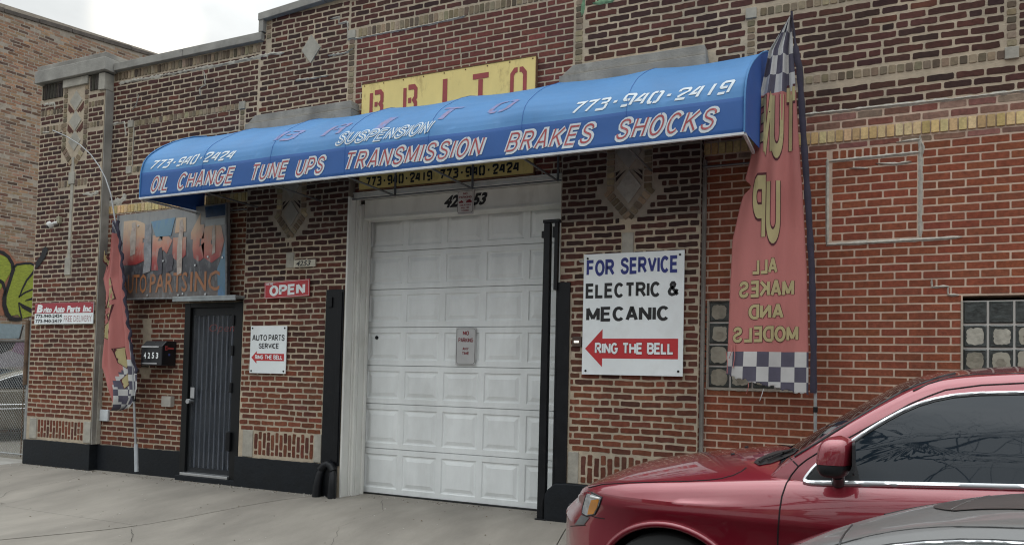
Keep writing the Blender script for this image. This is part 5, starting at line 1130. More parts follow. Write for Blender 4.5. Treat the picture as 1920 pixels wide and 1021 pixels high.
def stroke(P, w, mt=GK, o=.017):
    V_ = [Vector(p) for p in P]; a, b = ribbon(P, 1); n = len(P); pts = []
    L_, R_ = a[:n], a[n:]
    for k in range(n):
        ww = w[k] if isinstance(w, (list, tuple)) else w; c_ = V_[k]; l = Vector(L_[k]) - c_; L_[k] = c_ + l * ww; R_[k] = c_ - l * ww
    m = MB(); m.add([wallpt(*p, o) for p in L_ + R_], b); return m.build('spray_outline', mt, nb)
stroke([(-30, 470), (-5, 471), (6, 474), (16, 482), (23, 494), (25, 505), (20, 522), (15, 538), (9, 555), (8, 572), (13, 588), (20, 597), (30, 599), (41, 598)], [6, 6, 6, 6, 6, 7, 6, 6, 7, 8, 9, 8, 7, 6])
stroke([(24, 503), (32, 496), (48, 494), (58, 494), (66, 498), (75, 486)], [5, 4, 4, 4, 4, 3]); stroke([(68, 503), (60, 514), (50, 526), (42, 542), (36, 558)], [5, 4, 3.5, 3, 2])
stroke([(35, 557), (48, 548), (68, 540)], [3, 3, 3]); stroke([(47, 564), (58, 561), (68, 557)], [1, 4, 9]); stroke([(35, 567), (44, 575), (54, 580), (68, 588)], [2, 7, 8, 7]); stroke([(35, 568), (37, 580), (41, 597)], [2, 3, 3])
stroke([(-30, 520), (-5, 524), (5, 530), (10, 545), (6, 562)], [7, 7, 6, 5, 5])
graff('spray_paint', [(-30, 607), (0, 607), (42, 608), (36, 634), (-30, 636)], GBL, .008); stroke([(44, 610), (37, 634)], 2); graff('spray_paint', [(44, 608), (60, 608), (60, 640), (38, 640)], mat('grey_spray', (.3, .29, .27), rough=.8, vary=.3, scale=9), .006)
graff('spray_paint', [(-30, 640), (30, 641), (20, 655), (0, 664), (-30, 668)], GK, .010); graff('spray_paint', [(30, 641), (66, 640), (66, 672), (40, 665), (22, 658)], GPU, .008); graff('spray_paint', [(-30, 668), (20, 657), (66, 672), (66, 720), (-30, 730)], mat('pale_mauve_spray', (.30, .28, .31), rough=.8, vary=.4, scale=25), .006)
# ================================================================== CARS
from mathutils.bvhtree import BVHTree
def cat_rom(T, x):
    """smooth interpolation of a sorted table [(x, y...)]"""
    n = len(T)
    if x <= T[0][0]: return T[0][1:]
    if x >= T[-1][0]: return T[-1][1:]
    k = max(i for i in range(n - 1) if T[i][0] <= x); a, b = T[k], T[k + 1]; h = b[0] - a[0]; t = (x - a[0]) / h; out = []
    for q in range(1, len(a)):
        def sl(i):
            if i <= 0 or i >= n - 1:
                i0, i1 = (0, 1) if i <= 0 else (n - 2, n - 1); return (T[i1][q] - T[i0][q]) / (T[i1][0] - T[i0][0])
            l = (T[i][q] - T[i - 1][q]) / (T[i][0] - T[i - 1][0]); r = (T[i + 1][q] - T[i][q]) / (T[i + 1][0] - T[i][0])
            return 0 if l * r <= 0 else 2 * l * r / (l + r)
        m0, m1 = sl(k) * h, sl(k + 1) * h
        out.append((2 * t ** 3 - 3 * t * t + 1) * a[q] + (t ** 3 - 2 * t * t + t) * m0 + (-2 * t ** 3 + 3 * t * t) * b[q] + (t ** 3 - t * t) * m1)
    return tuple(out)
def spline(P, n):
    """sample a control polyline smoothly (parameter = index)"""
    T = [(i, *p) for i, p in enumerate(P)]; return [cat_rom(T, (len(P) - 1) * k / n) for k in range(n + 1)]
class Car:
    def __init__(s, root, Yc, zg, rot=None): s.root = root; s.Yc = Yc; s.zg = zg; s.rot = rot; s.bv = []
    def W(s, x, h, z):
        p = Vector((x, s.Yc - h, s.zg + z)); return s.rot @ p if s.rot else p       # h > 0: side towards the street
    def body(s, paint, WT, ZT, x0, x1, prof, nose=0, n=110, wheels=(), rw=.42, well=None):
        m = MB(); V_ = []; xs_ = [x0 + (x1 - x0) * (.5 - .5 * math.cos(math.pi * k / n)) * .35 + (x1 - x0) * k / n * .65 for k in range(n + 1)]
        for x in xs_:
            w_, = cat_rom(WT, x); zs, zc = cat_rom(ZT, x)
            half = spline(prof(w_, zs, zc, x), 46)
            ring = [(h, z) for h, z in half] + [(-h, z) for h, z in half[-2:0:-1]]
            row = []
            for h, z in ring:
                t = max(0, min(1, (z - .70) / .14)); t = t * t * (3 - 2 * t); nf = max(0, min(1, (x0 + .55 - x) / .45))
                row.append(s.W(x + nose * t * nf, h, z))
            V_.append(row)
        k = len(V_[0]); m.v = [tuple(v) for r in V_ for v in r]; m.c = [(1, 1, 1)] * len(m.v)
        for i in range(n):
            for j in range(k): m.f.append((i * k + j, i * k + (j + 1) % k, (i + 1) * k + (j + 1) % k, (i + 1) * k + j)); m.m.append(0)
        m.f.append(tuple(range(k - 1, -1, -1))); m.m.append(0); m.f.append(tuple(range(n * k, n * k + k))); m.m.append(0)
        s.bv.append(BVHTree.FromPolygons([Vector(v) for v in m.v], m.f))
        o = m.build('body', [paint, well or INK], s.root, smooth=30)
        for wx in wheels:
            c = MB(); P = [s.W(wx + rw * math.cos(6.2832 * q / 48), sd, .375 + rw * math.sin(6.2832 * q / 48)) for sd in (1.3, .45) for q in range(48)]
            c.add(P, [tuple(range(48)), tuple(range(95, 47, -1))] + [(q, 48 + q, 48 + (q + 1) % 48, (q + 1) % 48) for q in range(48)])
            P = [s.W(wx + rw * math.cos(6.2832 * q / 48), sd, .375 + rw * math.sin(6.2832 * q / 48)) for sd in (-.45, -1.3) for q in range(48)]
            c.add(P, [tuple(range(48)), tuple(range(95, 47, -1))] + [(q, 48 + q, 48 + (q + 1) % 48, (q + 1) % 48) for q in range(48)])
            c.m = [0] * len(c.f); co = c.build('cutter', [well or INK], s.root)
            md = o.modifiers.new('cut', 'BOOLEAN'); md.operation = 'DIFFERENCE'; md.object = co; md.solver = 'EXACT'; md.material_mode = 'TRANSFER'
            bpy.context.view_layer.update(); dg = bpy.context.evaluated_depsgraph_get()
            me = D.meshes.new_from_object(o.evaluated_get(dg)); o.modifiers.clear(); o.data = me; D.objects.remove(co)
        o.data.set_sharp_from_angle(angle=R(40)); s.body_o = o
        return o
    def green(s, paint, glass, O, T, belt, bow, crown, xg0, xg1, n=70, taper=lambda x: 0):
        """greenhouse from its side outline O [(x,z)], half width T(z), belt(x)->z"""
        m = MB(); Ot = [(i, *p) for i, p in enumerate(O)]; rows = []; info = []
        for k in range(n + 1):
            x, z = cat_rom(Ot, (len(O) - 1) * k / n); zb = belt(x) - .02; z = max(z, zb + .004); half = []
            for t in (0, .25, .5, .75, .93): zz2 = zb + (z - zb) * t; half.append((x, T(zz2) - taper(x), zz2, 0))
            he = T(z) - taper(x); rr_ = min(.03, (z - zb) * .3)
            half.append((x, he - rr_ * .15, z - rr_ * .25, 0)); half.append((x, he - rr_ * .7, z + .002, 0))
            for t in (.93, .86, .7, .5, .25, 0):
                half.append((x - bow(x) * (1 - t * t), (he - rr_) * t if t < .93 else (he - rr_) * .95, z + (crown(x) if callable(crown) else crown) * (1 - t * t) + .003, 1 if t < .93 else 0))
            rows.append([s.W(a, b, c) for a, b, c, d in half] + [s.W(a, -b, c) for a, b, c, d in half[-2::-1]]); info.append(x)
        L_ = len(rows[0]); md = L_ // 2
        for r in rows: m.v += [tuple(v) for v in r]
        m.c = [(1, 1, 1)] * len(m.v)
        for i in range(n):
            for j in range(L_ - 1):
                x = info[i]; top = 8 <= j < L_ - 1 - 8
                gl = top and (x < xg0 or x > xg1)
                m.f.append((i * L_ + j, i * L_ + j + 1, (i + 1) * L_ + j + 1, (i + 1) * L_ + j)); m.m.append(1 if gl else 0)
        s.bv.append(BVHTree.FromPolygons([Vector(v) for v in m.v], m.f))
        return m.build('cabin', [paint, glass], s.root, smooth=30)
    def hit(s, px, py, off=.003, which=None):
        d = (_f + cr * ((px - 960) / 1440) - ur * ((py - 654.5) / 1440)).normalized(); best = None
        for i, b in enumerate(s.bv):
            if which is not None and i != which: continue
            h = b.ray_cast(CAM, d)
            if h[0] is not None and (best is None or h[3] < best[1]): nn = h[1] if h[1].dot(d) < 0 else -h[1]; best = (h[0] + nn * off, h[3], nn)
        return best
    def trace(s, P, off=.002, step=9, which=None, closed=False):
        out = []; Q = P + (P[:1] if closed else [])
        for (a, b), (c, d) in zip(Q, Q[1:]):
            k = max(1, int(math.hypot(c - a, d - b) / step))
            for i in range(k):
                h = s.hit(a + (c - a) * i / k, b + (d - b) * i / k, off, which)
                if h: out.append(h[0])
        if not closed:
            h = s.hit(*P[-1], off, which)
            if h: out.append(h[0])
        return out
    def line(s, name, P, r, mt, off=.0, step=9, which=None, n=6, mirror=True, closed=False):
        pts = s.trace(P, off, step, which, closed); 
        if len(pts) < 2: return
        if closed: pts.append(pts[0])
        o = MB().tube(pts, r, n).build(name, mt, s.root, smooth=60)
        if mirror: MB().tube([s.mir(p) for p in pts], r, n).build(name, mt, s.root, smooth=60)
        return o
    def mir(s, p):
        if s.rot: q = s.rot.inverted() @ Vector(p); return s.rot @ Vector((q.x, 2 * s.Yc - q.y, q.z))
        return Vector((p[0], 2 * s.Yc - p[1], p[2]))
    def patch(s, name, P, mt, off=.003, step=9, which=None, mirror=True, smooth=60):
        """surface patch: outline traced on the body, filled with a fan of rings so it follows the curvature"""
        Q = P + P[:1]; ring = []
        for (a, b), (c, d) in zip(Q, Q[1:]):
            k = max(1, int(math.hypot(c - a, d - b) / step)); ring += [(a + (c - a) * i / k, b + (d - b) * i / k) for i in range(k)]
        cx_, cy_ = sum(p[0] for p in P) / len(P), sum(p[1] for p in P) / len(P); rings = []
        for t in (1, .8, .6, .4, .2):
            rw_ = []
            for a, b in ring:
                h = s.hit(cx_ + (a - cx_) * t, cy_ + (b - cy_) * t, off, which)
                if h is None: return None
                rw_.append(h[0])
            rings.append(rw_)
        c_ = s.hit(cx_, cy_, off, which)[0]; k = len(ring); m = MB(); v = [p for r in rings for p in r] + [c_]
        f = [(r * k + i, r * k + (i + 1) % k, (r + 1) * k + (i + 1) % k, (r + 1) * k + i) for r in range(4) for i in range(k)] + [(4 * k + i, 4 * k + (i + 1) % k, 5 * k) for i in range(k)]
        m.add(v, f); o = m.build(name, mt, s.root, smooth=smooth)
        if mirror: m = MB(); m.add([s.mir(p) for p in v], f); m.build(name, mt, s.root, smooth=smooth)
        return o
    def wheel(s, x, h, tyre_r=.375, w=.235, rim=None):
        sg = 1 if h > 0 else -1
        def lathe(prof, seg=40):
            m = MB(); n_ = len(prof); v = []
            for q in range(seg):
                a = 6.28318 * q / seg
                for d_, r_ in prof: v.append(s.W(x + r_ * math.cos(a), h - sg * d_, tyre_r + r_ * math.sin(a)))
            m.add(v, [(q * n_ + i, q * n_ + i + 1, ((q + 1) % seg) * n_ + i + 1, ((q + 1) % seg) * n_ + i) for q in range(seg) for i in range(n_ - 1)]); return m
        wh = empty('wheel', s.W(x, h, 0), None, None); wh.parent = s.root; wh.location = Vector(s.W(x, h, 0)) - origin(s.root)
        lathe([(.02, .245), (.0, .27), (.008, .33), (.03, .365), (.06, .375), (w - .06, .375), (w - .03, .365), (w, .33), (w, .25), (.02, .245)]).build('tyre', mat('tyre_rubber', (.018, .018, .018), rough=.85), wh, smooth=35)
        rm = lathe([(.03, .245), (.015, .24), (.03, .225), (.12, .215), (w, .215)]); 
        for q in range(5):
            a = 6.28318 * q / 5 + .3; ca, sa = math.cos(a), math.sin(a); px_, pz_ = -sa, ca
            P = []
            for dd in (.03, .07):
                for rr_, hw in ((.03, .05), (.225, .032)):
                    for sgn in (-1, 1): P.append(s.W(x + rr_ * ca + sgn * hw * px_, h - sg * dd, tyre_r + rr_ * sa + sgn * hw * pz_))
            rm.add(P, [(0, 1, 3, 2), (4, 6, 7, 5), (0, 2, 6, 4), (1, 5, 7, 3), (2, 3, 7, 6), (0, 4, 5, 1)])
        rm.build('rim', mat('alloy', (.45, .45, .46), rough=.35, metal=.9), wh, smooth=35)

RED = mat('car_red_paint', (.26, .011, .027), rough=.32, metal=.35, vary=.03, scale=2, coat=1.5, rvary=.05, dirt=.13, dcol=(.30, .17, .15), dscale=1.6)
TINT = mat('car_tinted_glass', (.012, .019, .027), rough=.015, vary=0, rvary=0, ior=1.52)
CHR = mat('car_satin_chrome', (.82, .84, .86), rough=.28, metal=.75, vary=.03, rvary=.03); PLB = mat('car_black_plastic', (.018, .019, .021), rough=.45, vary=.2, scale=30)
SEAM = mat('car_seam', (.012, .004, .006), rough=.8)
jr = empty('parked_suv', (.5, -2.13, -.16), 'dark red SUV parked in front of the brick wall with chrome window trim', 'car')
J = Car(jr, -2.13, -.16)
WT = [(-1.845, .16), (-1.825, .30), (-1.76, .46), (-1.67, .64), (-1.54, .79), (-1.40, .875), (-1.22, .928), (-1.0, .957), (-.7, .968), (0, .97), (1.5, .97), (2.3, .962), (2.7, .93), (2.88, .87), (2.96, .74), (2.98, .6)]
ZT = [(-1.845, .70, .74), (-1.80, .80, .84), (-1.73, .872, .905), (-1.60, .930, .962), (-1.41, .972, 1.030), (-1.18, 1.010, 1.082), (-.94, 1.036, 1.130), (-.70, 1.062, 1.166), (-.48, 1.085, 1.19), (-.30, 1.10, 1.15), (.18, 1.122, 1.14), (.66, 1.142, 1.14), (1.6, 1.17, 1.16), (2.5, 1.19, 1.18), (2.85, 1.17, 1.16), (2.95, .95, .95), (2.98, .80, .80)]
def prof_j(W, zs, zc, x):
    lo = .30 if x < -1.6 else .22
    q = min(1, max(0, (zs - .66) / .3))
    return [(0, lo), (.6 * W, lo), (.90 * W, lo + .02), (.962 * W, lo + .10), (.962 * W, .50), (.958 * W, min(.70, zs - .09)), (.982 * W, min(.83, zs - .055)), (1.0 * W, min(.885, zs - .03)), (.997 * W, min(.935, zs - .02)),
            (.981 * W, zs - .095 * q), (.957 * W, zs - .04 * q), (.925 * W, zs - .006 * q), (.885 * W, zs + .010 * q), (.72 * W, zs + (zc - zs) * .50), (.45 * W, zs + (zc - zs) * .82), (.2 * W, zs + (zc - zs) * .97), (0, zc)]
J.body(RED, WT, ZT, -1.845, 2.98, prof_j, nose=.07, wheels=(-1.0, 1.915), rw=.425)
def Tj(z): return .912 - .27 * (z - 1.10) - .42 * max(0, z - 1.25) ** 2 if z > 1.10 else .912
OJ = [(-.46, 1.10), (-.40, 1.165), (-.34, 1.215), (-.09, 1.392), (.10, 1.515), (.235, 1.592), (.33, 1.628), (.45, 1.650), (.70, 1.672), (1.2, 1.69), (1.9, 1.672), (2.4, 1.63), (2.66, 1.54), (2.80, 1.36), (2.88, 1.17)]
J.green(RED, TINT, OJ, Tj, lambda x: cat_rom([(t[0], t[1]) for t in ZT], x)[0], lambda x: .045 if x < .5 else .045 * max(0, 1 - (x - .5) / .5) - (.05 if x > 2.3 else 0), lambda x: .012 + .033 * max(0, min(1, (x - .1) / .6)), .30, 2.45, taper=lambda x: .05 * max(0, min(1, (-.24 - x) / .2)) ** 1.3)
# side glass: front door window traced from its outline; rear ones set out behind it
DLO = [(1508, 900), (1512, 893), (1522, 880), (1536, 866), (1560, 848), (1590, 832), (1625, 808), (1660, 787), (1690, 771), (1720, 758), (1750, 749), (1785, 742), (1830, 738), (1920, 736), (2040, 735), (2052, 745), (2060, 916), (1920, 911), (1800, 908), (1700, 906), (1600, 904), (1515, 904)]
J.patch('side_window', DLO, TINT, .004, 10, 1)
J.line('window_trim', DLO[:15], .0095, CHR, .004, 7, 1); J.line('window_trim', [(1508, 901), (1515, 905), (1600, 906), (1700, 908), (1800, 910), (1920, 913), (2060, 918)], .0155, CHR, .004, 7, None)
for P in ([(2078, 740), (2078, 917), (2300, 925), (2420, 926), (2400, 760), (2380, 745)], ): J.patch('side_window', P, TINT, .004, 14, 1); J.line('window_trim', P, .009, CHR, .004, 12, 1, closed=True)
J.line('door_gasket', [(1545, 862), (1562, 852), (1592, 836), (1627, 812), (1662, 791), (1692, 775), (1722, 762), (1752, 753), (1787, 746), (1832, 742), (1920, 740), (2040, 739)], .005, PLB, .004, 7, 1)
J.line('door_seam', [(1574, 830), (1587, 823), (1647, 790), (1707, 757), (1740, 743), (1773, 731), (1840, 722), (1920, 718), (2070, 716)], .0042, SEAM, .0005, 7, None)
J.line('door_seam', [(1574, 830), (1536, 847), (1512, 862), (1497, 874), (1484, 890), (1474, 907), (1466, 930), (1462, 955), (1459, 990), (1458, 1021), (1459, 1090), (1466, 1150), (1480, 1190)], .0042, SEAM, .0005, 6, None)
J.line('fender_seam', [(1480, 857), (1488, 865), (1497, 874)], .004, SEAM, .0005, 4, None)
J.line('hood_seam', [(1104, 914), (1130, 908), (1180, 905), (1240, 903), (1293, 902), (1330, 900), (1353, 897), (1375, 891), (1390, 884), (1399, 877)], .0045, SEAM, .0005, 6, None)
J.line('windscreen_edge', [(1490, 856), (1520, 838), (1560, 813), (1590, 794), (1640, 764), (1690, 736), (1720, 723), (1760, 708), (1790, 701)], .008, PLB, .001, 6, None)
J.line('roof_moulding', [(1712, 733), (1740, 720), (1780, 708), (1830, 702), (1920, 700), (2080, 702)], .005, PLB, .0, 7, None)
J.patch('cowl', [(1413, 867), (1422, 860), (1437, 853), (1452, 847), (1480, 843), (1498, 842), (1490, 851), (1467, 861), (1447, 869), (1423, 873)], PLB, .004, 5, None)
for P, r_ in (([(1424, 870), (1432, 864), (1455, 856), (1478, 849), (1492, 845)], .006), ([(1440, 866), (1470, 853), (1488, 847)], .005)):
    pts = J.trace(P, .014, 5); 
    if len(pts) > 1: MB().tube(pts, r_, 6).build('wiper', PLB, jr, smooth=40)
# headlight, turn signal, lower grille
HL = [(1104, 921), (1116, 926), (1129, 932), (1124, 948), (1116, 964), (1100, 967), (1092, 962), (1094, 948), (1098, 933)]
J.patch('headlight', HL, mat('car_headlight', (.50, .52, .54), rough=.12, metal=.5, vary=.3, scale=40), .004, 5)
J.line('headlight_rim', HL, .005, PLB, .002, 5, closed=True)
J.line('headlight_strip', [(1109, 930), (1126, 934)], .006, mat('car_white_strip', (.8, .8, .78), rough=.3), .006, 4)
J.patch('turn_signal', [(1110, 937), (1125, 935), (1121, 950), (1114, 963), (1103, 964), (1106, 950)], mat('car_amber', (.55, .22, .03), rough=.2, coat=.5), .007, 5)
J.patch('fog_panel', [(1091, 965), (1106, 970), (1096, 983), (1078, 983)], mat('car_grey_plastic', (.12, .12, .12), rough=.5), .004, 5)
J.line('bumper_seam', [(1110, 967), (1120, 970), (1134, 972)], .003, SEAM, 0, 4)
J.line('bumper_seam', [(1070, 986), (1098, 984)], .003, SEAM, 0, 4)
# grille bars at the front
for k in range(5):
    y = -.16 + k * .08
    MB().box(-1.852, -1.80, -2.13 + y - .028, -2.13 + y + .028, .40, .58).build('grille_slot', PLB, jr, bevel=.01)
# wheel-arch lips
for wx in (-1.0, 1.915):
    for sd in (1, -1):
        m = MB(); pts = []
        w_, = cat_rom(WT, wx)
        for k in range(37):
            a = R(-14 + 208 * k / 36); x = wx + .432 * math.cos(a); z = .375 + .432 * math.sin(a); ww, = cat_rom(WT, x); 
            q = [(.972, .50), (.974, .70), (.988, .83), (1.0, .885)]; fct = .962 if z < .5 else (.960 if z < .70 else .958 + .024 * (z - .7) / .13)
            pts.append(J.W(x, sd * (ww * fct + .004), z))
        m.tube(pts, .020, 10).build('arch_lip', RED, jr, smooth=60)
for wx in (-1.0, 1.915):
    J.wheel(wx, .93); J.wheel(wx, -.93)
# door mirrors: red shell over a black foot
def mirror(sd):
    c = J.W(-.128, sd * 1.075, 1.245); root = empty('door_mirror', c, None, None); root.parent = jr; root.location = c - origin(jr)
    def shell(z0, z1, mt, name, sc=1.0):
        m = MB(); rows = []
        n1, n2_ = 22, 14
        for i in range(n1 + 1):
            t = -1 + 2 * i / n1
            for j in range(n2_ + 1): pass
        def P(i, j):
            th = 2 * math.pi * i / 28; v = z0 + (z1 - z0) * j / 10
            top = max(0, 1 - abs(v) ** 3.2) ** (1 / 2.6); e = 3.2
            rr_ = (abs(math.cos(th)) ** e + abs(math.sin(th)) ** e) ** (-1 / e)
            dx = rr_ * math.cos(th) * .073 * top * sc; dy = rr_ * math.sin(th) * .115 * top * sc
            if dx < 0: dx *= 1.12 - .25 * v * 0
            return (c.x + dx + .012 * v + (-.025) * (dy * (-1 if sd > 0 else 1) > 0) * abs(dy) / .115, c.y + dy, c.z + v * .104)
        m.grid(P, 28, 10); return m.build(name, mt, root, smooth=50)
    shell(-.32, .999, RED, 'shell'); shell(-.999, -.335, PLB, 'lower_shell', .97)
    MB().prism([(c.y - .10, c.z - .075), (c.y + .10, c.z - .075), (c.y + .10, c.z + .08), (c.y - .10, c.z + .08)], c.x + .066, c.x + .080, axis='x').build('glass_frame', PLB, root, bevel=.012)
    a = J.W(-.13, sd * .90, 1.10); MB().tube([a, J.W(-.125, sd * .96, 1.125), (c.x, c.y + sd * .04, c.z - .085)], [.035, .030, .034], 10).build('foot', PLB, root, smooth=50)
mirror(1); mirror(-1)
J.patch('sail_panel', [(1534, 866), (1560, 850), (1594, 838), (1602, 856), (1608, 880), (1612, 901), (1516, 901)], PLB, .008, 6, 1)
MB().box(-1.7, 2.8, -2.95, -1.31, .02, .10).build('underbody', PLB, jr)
J.line('hood_washer', [(1371, 853), (1377, 852)], .008, PLB, .004, 3)

# ---- silver saloon nearest the camera
SIL = mat('car_silver_paint', (.135, .136, .136), rough=.45, metal=.0, vary=.05, scale=3, coat=.2, dirt=.5, dcol=(.115, .105, .095), dscale=1.3, drange=(.42, .66))
sr = empty('silver_sedan', (.6, -4.88, -.16), 'dusty silver sedan nearest the camera with dark sunroof', 'car')
SR = Matrix.Translation(Vector((0, -4.767, -.16))) @ Matrix.Rotation(-.276, 4, 'Z') @ Matrix.Rotation(-.03, 4, 'X')
S = Car(sr, 0, 0, SR)
WS = [(-2.05, .40), (-2.0, .62), (-1.9, .75), (-1.7, .83), (-1.4, .865), (-.8, .88), (.5, .885), (1.7, .87), (2.2, .82), (2.38, .70), (2.42, .5)]
ZS = [(-2.05, .52, .54), (-2.0, .62, .64), (-1.85, .70, .74), (-1.4, .79, .86), (-.9, .85, .92), (-.7, .87, .93), (.5, .90, .91), (1.6, .94, .96), (2.1, .95, .98), (2.35, .90, .92), (2.42, .6, .6)]
def prof_s(W, zs, zc, x):
    return [(0, .2), (.6 * W, .2), (.9 * W, .22), (.965 * W, .30), (.975 * W, .42), (.985 * W, min(.55, zs - .06)), (1.0 * W, min(.68, zs - .04)), (.992 * W, zs - .03), (.965 * W, zs - .012), (.92 * W, zs), (.86 * W, zs + .006), (.6 * W, zs + (zc - zs) * .6), (.3 * W, zs + (zc - zs) * .9), (0, zc)]
S.body(SIL, WS, ZS, -2.05, 2.42, prof_s, n=80, wheels=(-1.30, 1.45), rw=.36)
def Ts(z): return .84 - .62 * max(0, z - .88) - 1.3 * max(0, z - 1.05) ** 2
OS_ = [(-.60, .86), (-.50, .896), (-.38, .977), (-.25, 1.056), (-.12, 1.123), (0, 1.175), (.12, 1.218), (.25, 1.255), (.40, 1.283), (.62, 1.298), (.9, 1.295), (1.2, 1.25), (1.45, 1.14), (1.7, .98), (1.78, .92)]
S.green(SIL, TINT, OS_, Ts, lambda x: cat_rom([(t[0], t[1]) for t in ZS], x)[0], lambda x: .01 if x < .3 else max(0, .01 - .07 * (x - .3)), .016, -.04, 1.2, n=90)
g1 = [(1540, 1031), (1568, 1021), (1600, 1012), (1633, 1004), (1675, 996), (1717, 991), (1760, 988), (1802, 987), (1860, 988), (1920, 990), (2000, 994)]
S.line('roof_ditch', g1, .0022, mat('car_grey_seam', (.05, .05, .05), rough=.7), 0, 7, 1)
g2 = [(1610, 1031), (1640, 1025), (1672, 1020), (1731, 1014), (1802, 1011), (1860, 1012), (1920, 1015), (2000, 1019)]
S.line('door_gasket', g2, .0028, PLB, 0, 7, 1); S.line('window_trim', [(a, b + 4.5) for a, b in g2], .0042, CHR, .001, 7, 1)
S.patch('side_window', [(1650, 1032), (1740, 1023), (1850, 1021), (2000, 1028), (2200, 1045), (2250, 1200), (1500, 1180)], TINT, .002, 20, 1)
S.line('windscreen_edge', [(1573, 1024), (1577, 1012), (1584, 1000), (1592, 991), (1598, 984)], .003, PLB, 0, 4, 1)
def sroof(u, h): # sunroof lid lying on the roof
    b = S.bv[1].ray_cast(S.W(u, h, 3), Vector((0, 0, -1))); return b[0]
m = MB(); P = []
def sP(i, j):
    u = .17 + .62 * i / 14; hh = .30 * (-1 + 2 * j / 14); k = .10 * (abs(hh) / .3) ** 2
    p = sroof(u + k * (1 - i / 14) * -1 + .10 * (1 - abs(hh) / .4) ** 0 * 0 + k * (1 - i / 14) * 2, hh); return p + Vector((0, 0, .0035))
m.grid(sP, 14, 14); m.build('sunroof', mat('car_dark_glass_dusty', (.06, .055, .052), rough=.35, vary=.15, scale=8, coat=.2, dirt=.5, dcol=(.10, .093, .085), dscale=6), sr, smooth=60)
MB().tube([sroof(.26, h_ * .28) + Vector((0, 0, .004)) for h_ in [-1 + k / 10 for k in range(21)]], .0018, 4).build('sunroof_seal', SIL, sr)
for wx in (-1.30, 1.45): S.wheel(wx, .86, .335); S.wheel(wx, -.86, .335)

# ---- sedan in the yard behind the fence, alongside the old wall
TAN = mat('car_champagne_paint', (.20, .185, .15), rough=.35, metal=.3, vary=.05, coat=.7)
RT = Matrix.Translation(Vector((-15.68, 2.5, -.02))) @ Matrix.Rotation(R(90) - TH, 4, 'Z') @ Matrix.Translation(Vector((-.1, 0, 0)))
yr = empty('yard_sedan', (-15.5, 3.4, -.02), 'champagne coloured sedan parked behind the chain-link fence', 'car')
K = Car(yr, 0, 0, RT)
def prof_k(W, zs, zc, x): return prof_s(W, zs, zc, x)
ZK = [(a, b + .10, c + .10) for a, b, c in ZS]
K.body(TAN, WS, ZK, -2.05, 2.42, prof_k, n=60, wheels=(-1.30, 1.45), rw=.36)
def Tk(z): return .84 - .42 * max(0, z - 1.0) - .45 * max(0, z - 1.17) ** 2
OK_ = [(-.95, .98), (-.85, 1.03), (-.55, 1.16), (-.30, 1.255), (-.15, 1.305), (0, 1.345), (.12, 1.370), (.22, 1.384), (.34, 1.395), (.6, 1.403), (.9, 1.39), (1.2, 1.34), (1.45, 1.23), (1.7, 1.08), (1.78, 1.02)]
K.green(TAN, TINT, OK_, lambda z: Tk(z), lambda x: cat_rom([(t[0], t[1]) for t in ZK], x)[0], lambda x: .07, .034, -.04, 1.2, n=60)
# side glass strip, sills and chrome on the side facing the camera (and its twin)
for sd in (1, -1):
    m = MB(); nn_ = 30
    def gp2(i, j):
        x = -.50 + 1.75 * i / nn_; zt = cat_rom([(a, b) for a, b in OK_], x)[0] - .065; zb_ = 1.02; z = zb_ + (max(zb_ + .01, zt) - zb_) * j / 6
        return K.W(x, sd * (Tk(z) + .006), z)
    m.grid(gp2, nn_, 6); m.build('side_window', TINT, yr, smooth=60)
    MB().tube([gp2(i, 0) for i in range(nn_ + 1)], .010, 6).build('window_trim', PLB, yr); MB().tube([gp2(i, 6) for i in range(nn_ + 1)], .010, 6).build('window_trim', CHR, yr)
    MB().tube([K.W(x / 10, sd * .893, .70) for x in range(-16, 20)], .012, 6).build('side_moulding', CHR, yr); MB().tube([K.W(x / 10, sd * .885, .62) for x in range(-16, 20)], .010, 6).build('side_moulding', CHR, yr)
for wx in (-1.30, 1.45): K.wheel(wx, .86, .335); K.wheel(wx, -.86, .335)

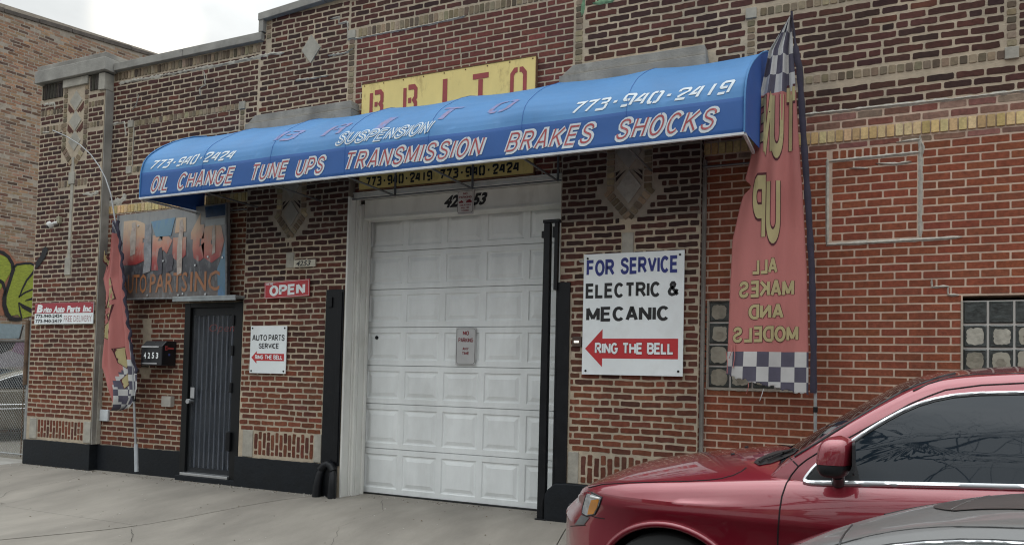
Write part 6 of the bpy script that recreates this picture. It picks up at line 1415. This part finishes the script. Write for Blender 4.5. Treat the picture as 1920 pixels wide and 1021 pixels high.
# ================================================================== ACROSS THE STREET (seen in the paint and the window of the red car)
BARK = mat('bark', (.045, .038, .032), rough=.95, vary=.4, scale=20, bump=.01)
def tree(x, y, seed, label, h0=2.3, lean=(0, 0), r0=.17):
    rg = random.Random(seed); t = empty('bare_tree', (x, y, -.02), label, 'tree', 'bare street trees'); tr = MB(); cw = MB()
    def grow(m, p, d, L, r, dep):
        pts = [p]; rs = [r]; q = p.copy(); dd = d.copy(); n = 4
        for k in range(n):
            dd = (dd + Vector((rg.uniform(-.14, .14), rg.uniform(-.14, .14), rg.uniform(-.05, .09)))).normalized(); q = q + dd * L / n; pts.append(q.copy()); rs.append(r * (1 - .38 * (k + 1) / n))
        m.tube(pts, rs, 7 if r > .04 else 4, caps=False)
        if dep == 0: return
        nb_ = rg.choice((2, 3, 3)) if dep > 1 else 3
        for k in range(nb_):
            a = rg.uniform(0, 6.28); sp_ = rg.uniform(.45, .95); ax = dd.orthogonal().normalized(); ax.rotate(Matrix.Rotation(a, 3, dd))
            nd = (dd * math.cos(sp_) + ax * math.sin(sp_) + Vector((lean[0], lean[1], .05))).normalized()
            grow(cw, pts[-1] if k else pts[-1], nd, L * rg.uniform(.62, .85), rs[-1] * rg.uniform(.55, .75), dep - 1)
        if dep > 2: ax = dd.orthogonal().normalized(); ax.rotate(Matrix.Rotation(rg.uniform(0, 6.28), 3, dd)); grow(cw, pts[2], (dd * .6 + ax * .8).normalized(), L * .6, rs[2] * .5, dep - 2)
    grow(tr, Vector((x, y, -.1)), Vector((0, 0, 1)), h0, r0, 6)
    tr.build('trunk', BARK, t, smooth=60); cw.build('crown', BARK, t, smooth=60)
tree(-2.6, -13.4, 5, 'bare street tree across the road, mirrored in the window of the red car', 4.3, (.30, .16), .24)
tree(7.5, -14.2, 11, 'bare street tree across the road, farther along, mirrored in the car paint', 2.6, (-.05, .05))
HB = [mat('house_brick_a', (.16, .08, .055), rough=.9, vary=.3, scale=3), mat('house_brick_b', (.24, .19, .14), rough=.9, vary=.3, scale=3), mat('house_brick_c', (.12, .055, .045), rough=.9, vary=.3, scale=3)]
GL = mat('house_glass', (.02, .025, .03), rough=.1)
for k, (x, wd, h, c, lab) in enumerate(((-16, 7.5, 6.2, 0, 'brown brick house far across the road'), (-6.5, 7, 7.0, 1, 'buff brick house across the road, between two darker ones'), (2.5, 7.5, 6.4, 2, 'dark red brick house across the road opposite the garage'), (12, 8, 6.8, 1, 'buff brick house across the road with the widest front'), (22, 8, 6.0, 0, 'brown brick house at the end of the row across the road'))):
    ho = empty('house', (x, -34, -.2), lab, 'house', 'houses across the road')
    MB().box(x - wd / 2, x + wd / 2, -40, -33, -.2, h).build('wall', HB[c], ho); MB().box(x - wd / 2 - .15, x + wd / 2 + .15, -40.1, -32.8, h, h + .25).build('roof', STONED, ho)
    for i in range(3):
        for z in (1.0, 4.0):
            MB().box(x - wd / 2 + .9 + i * (wd - 1.2) / 3, x - wd / 2 + 2.0 + i * (wd - 1.2) / 3, -33.0, -32.97, z, z + 1.5).build('window', GL, ho)
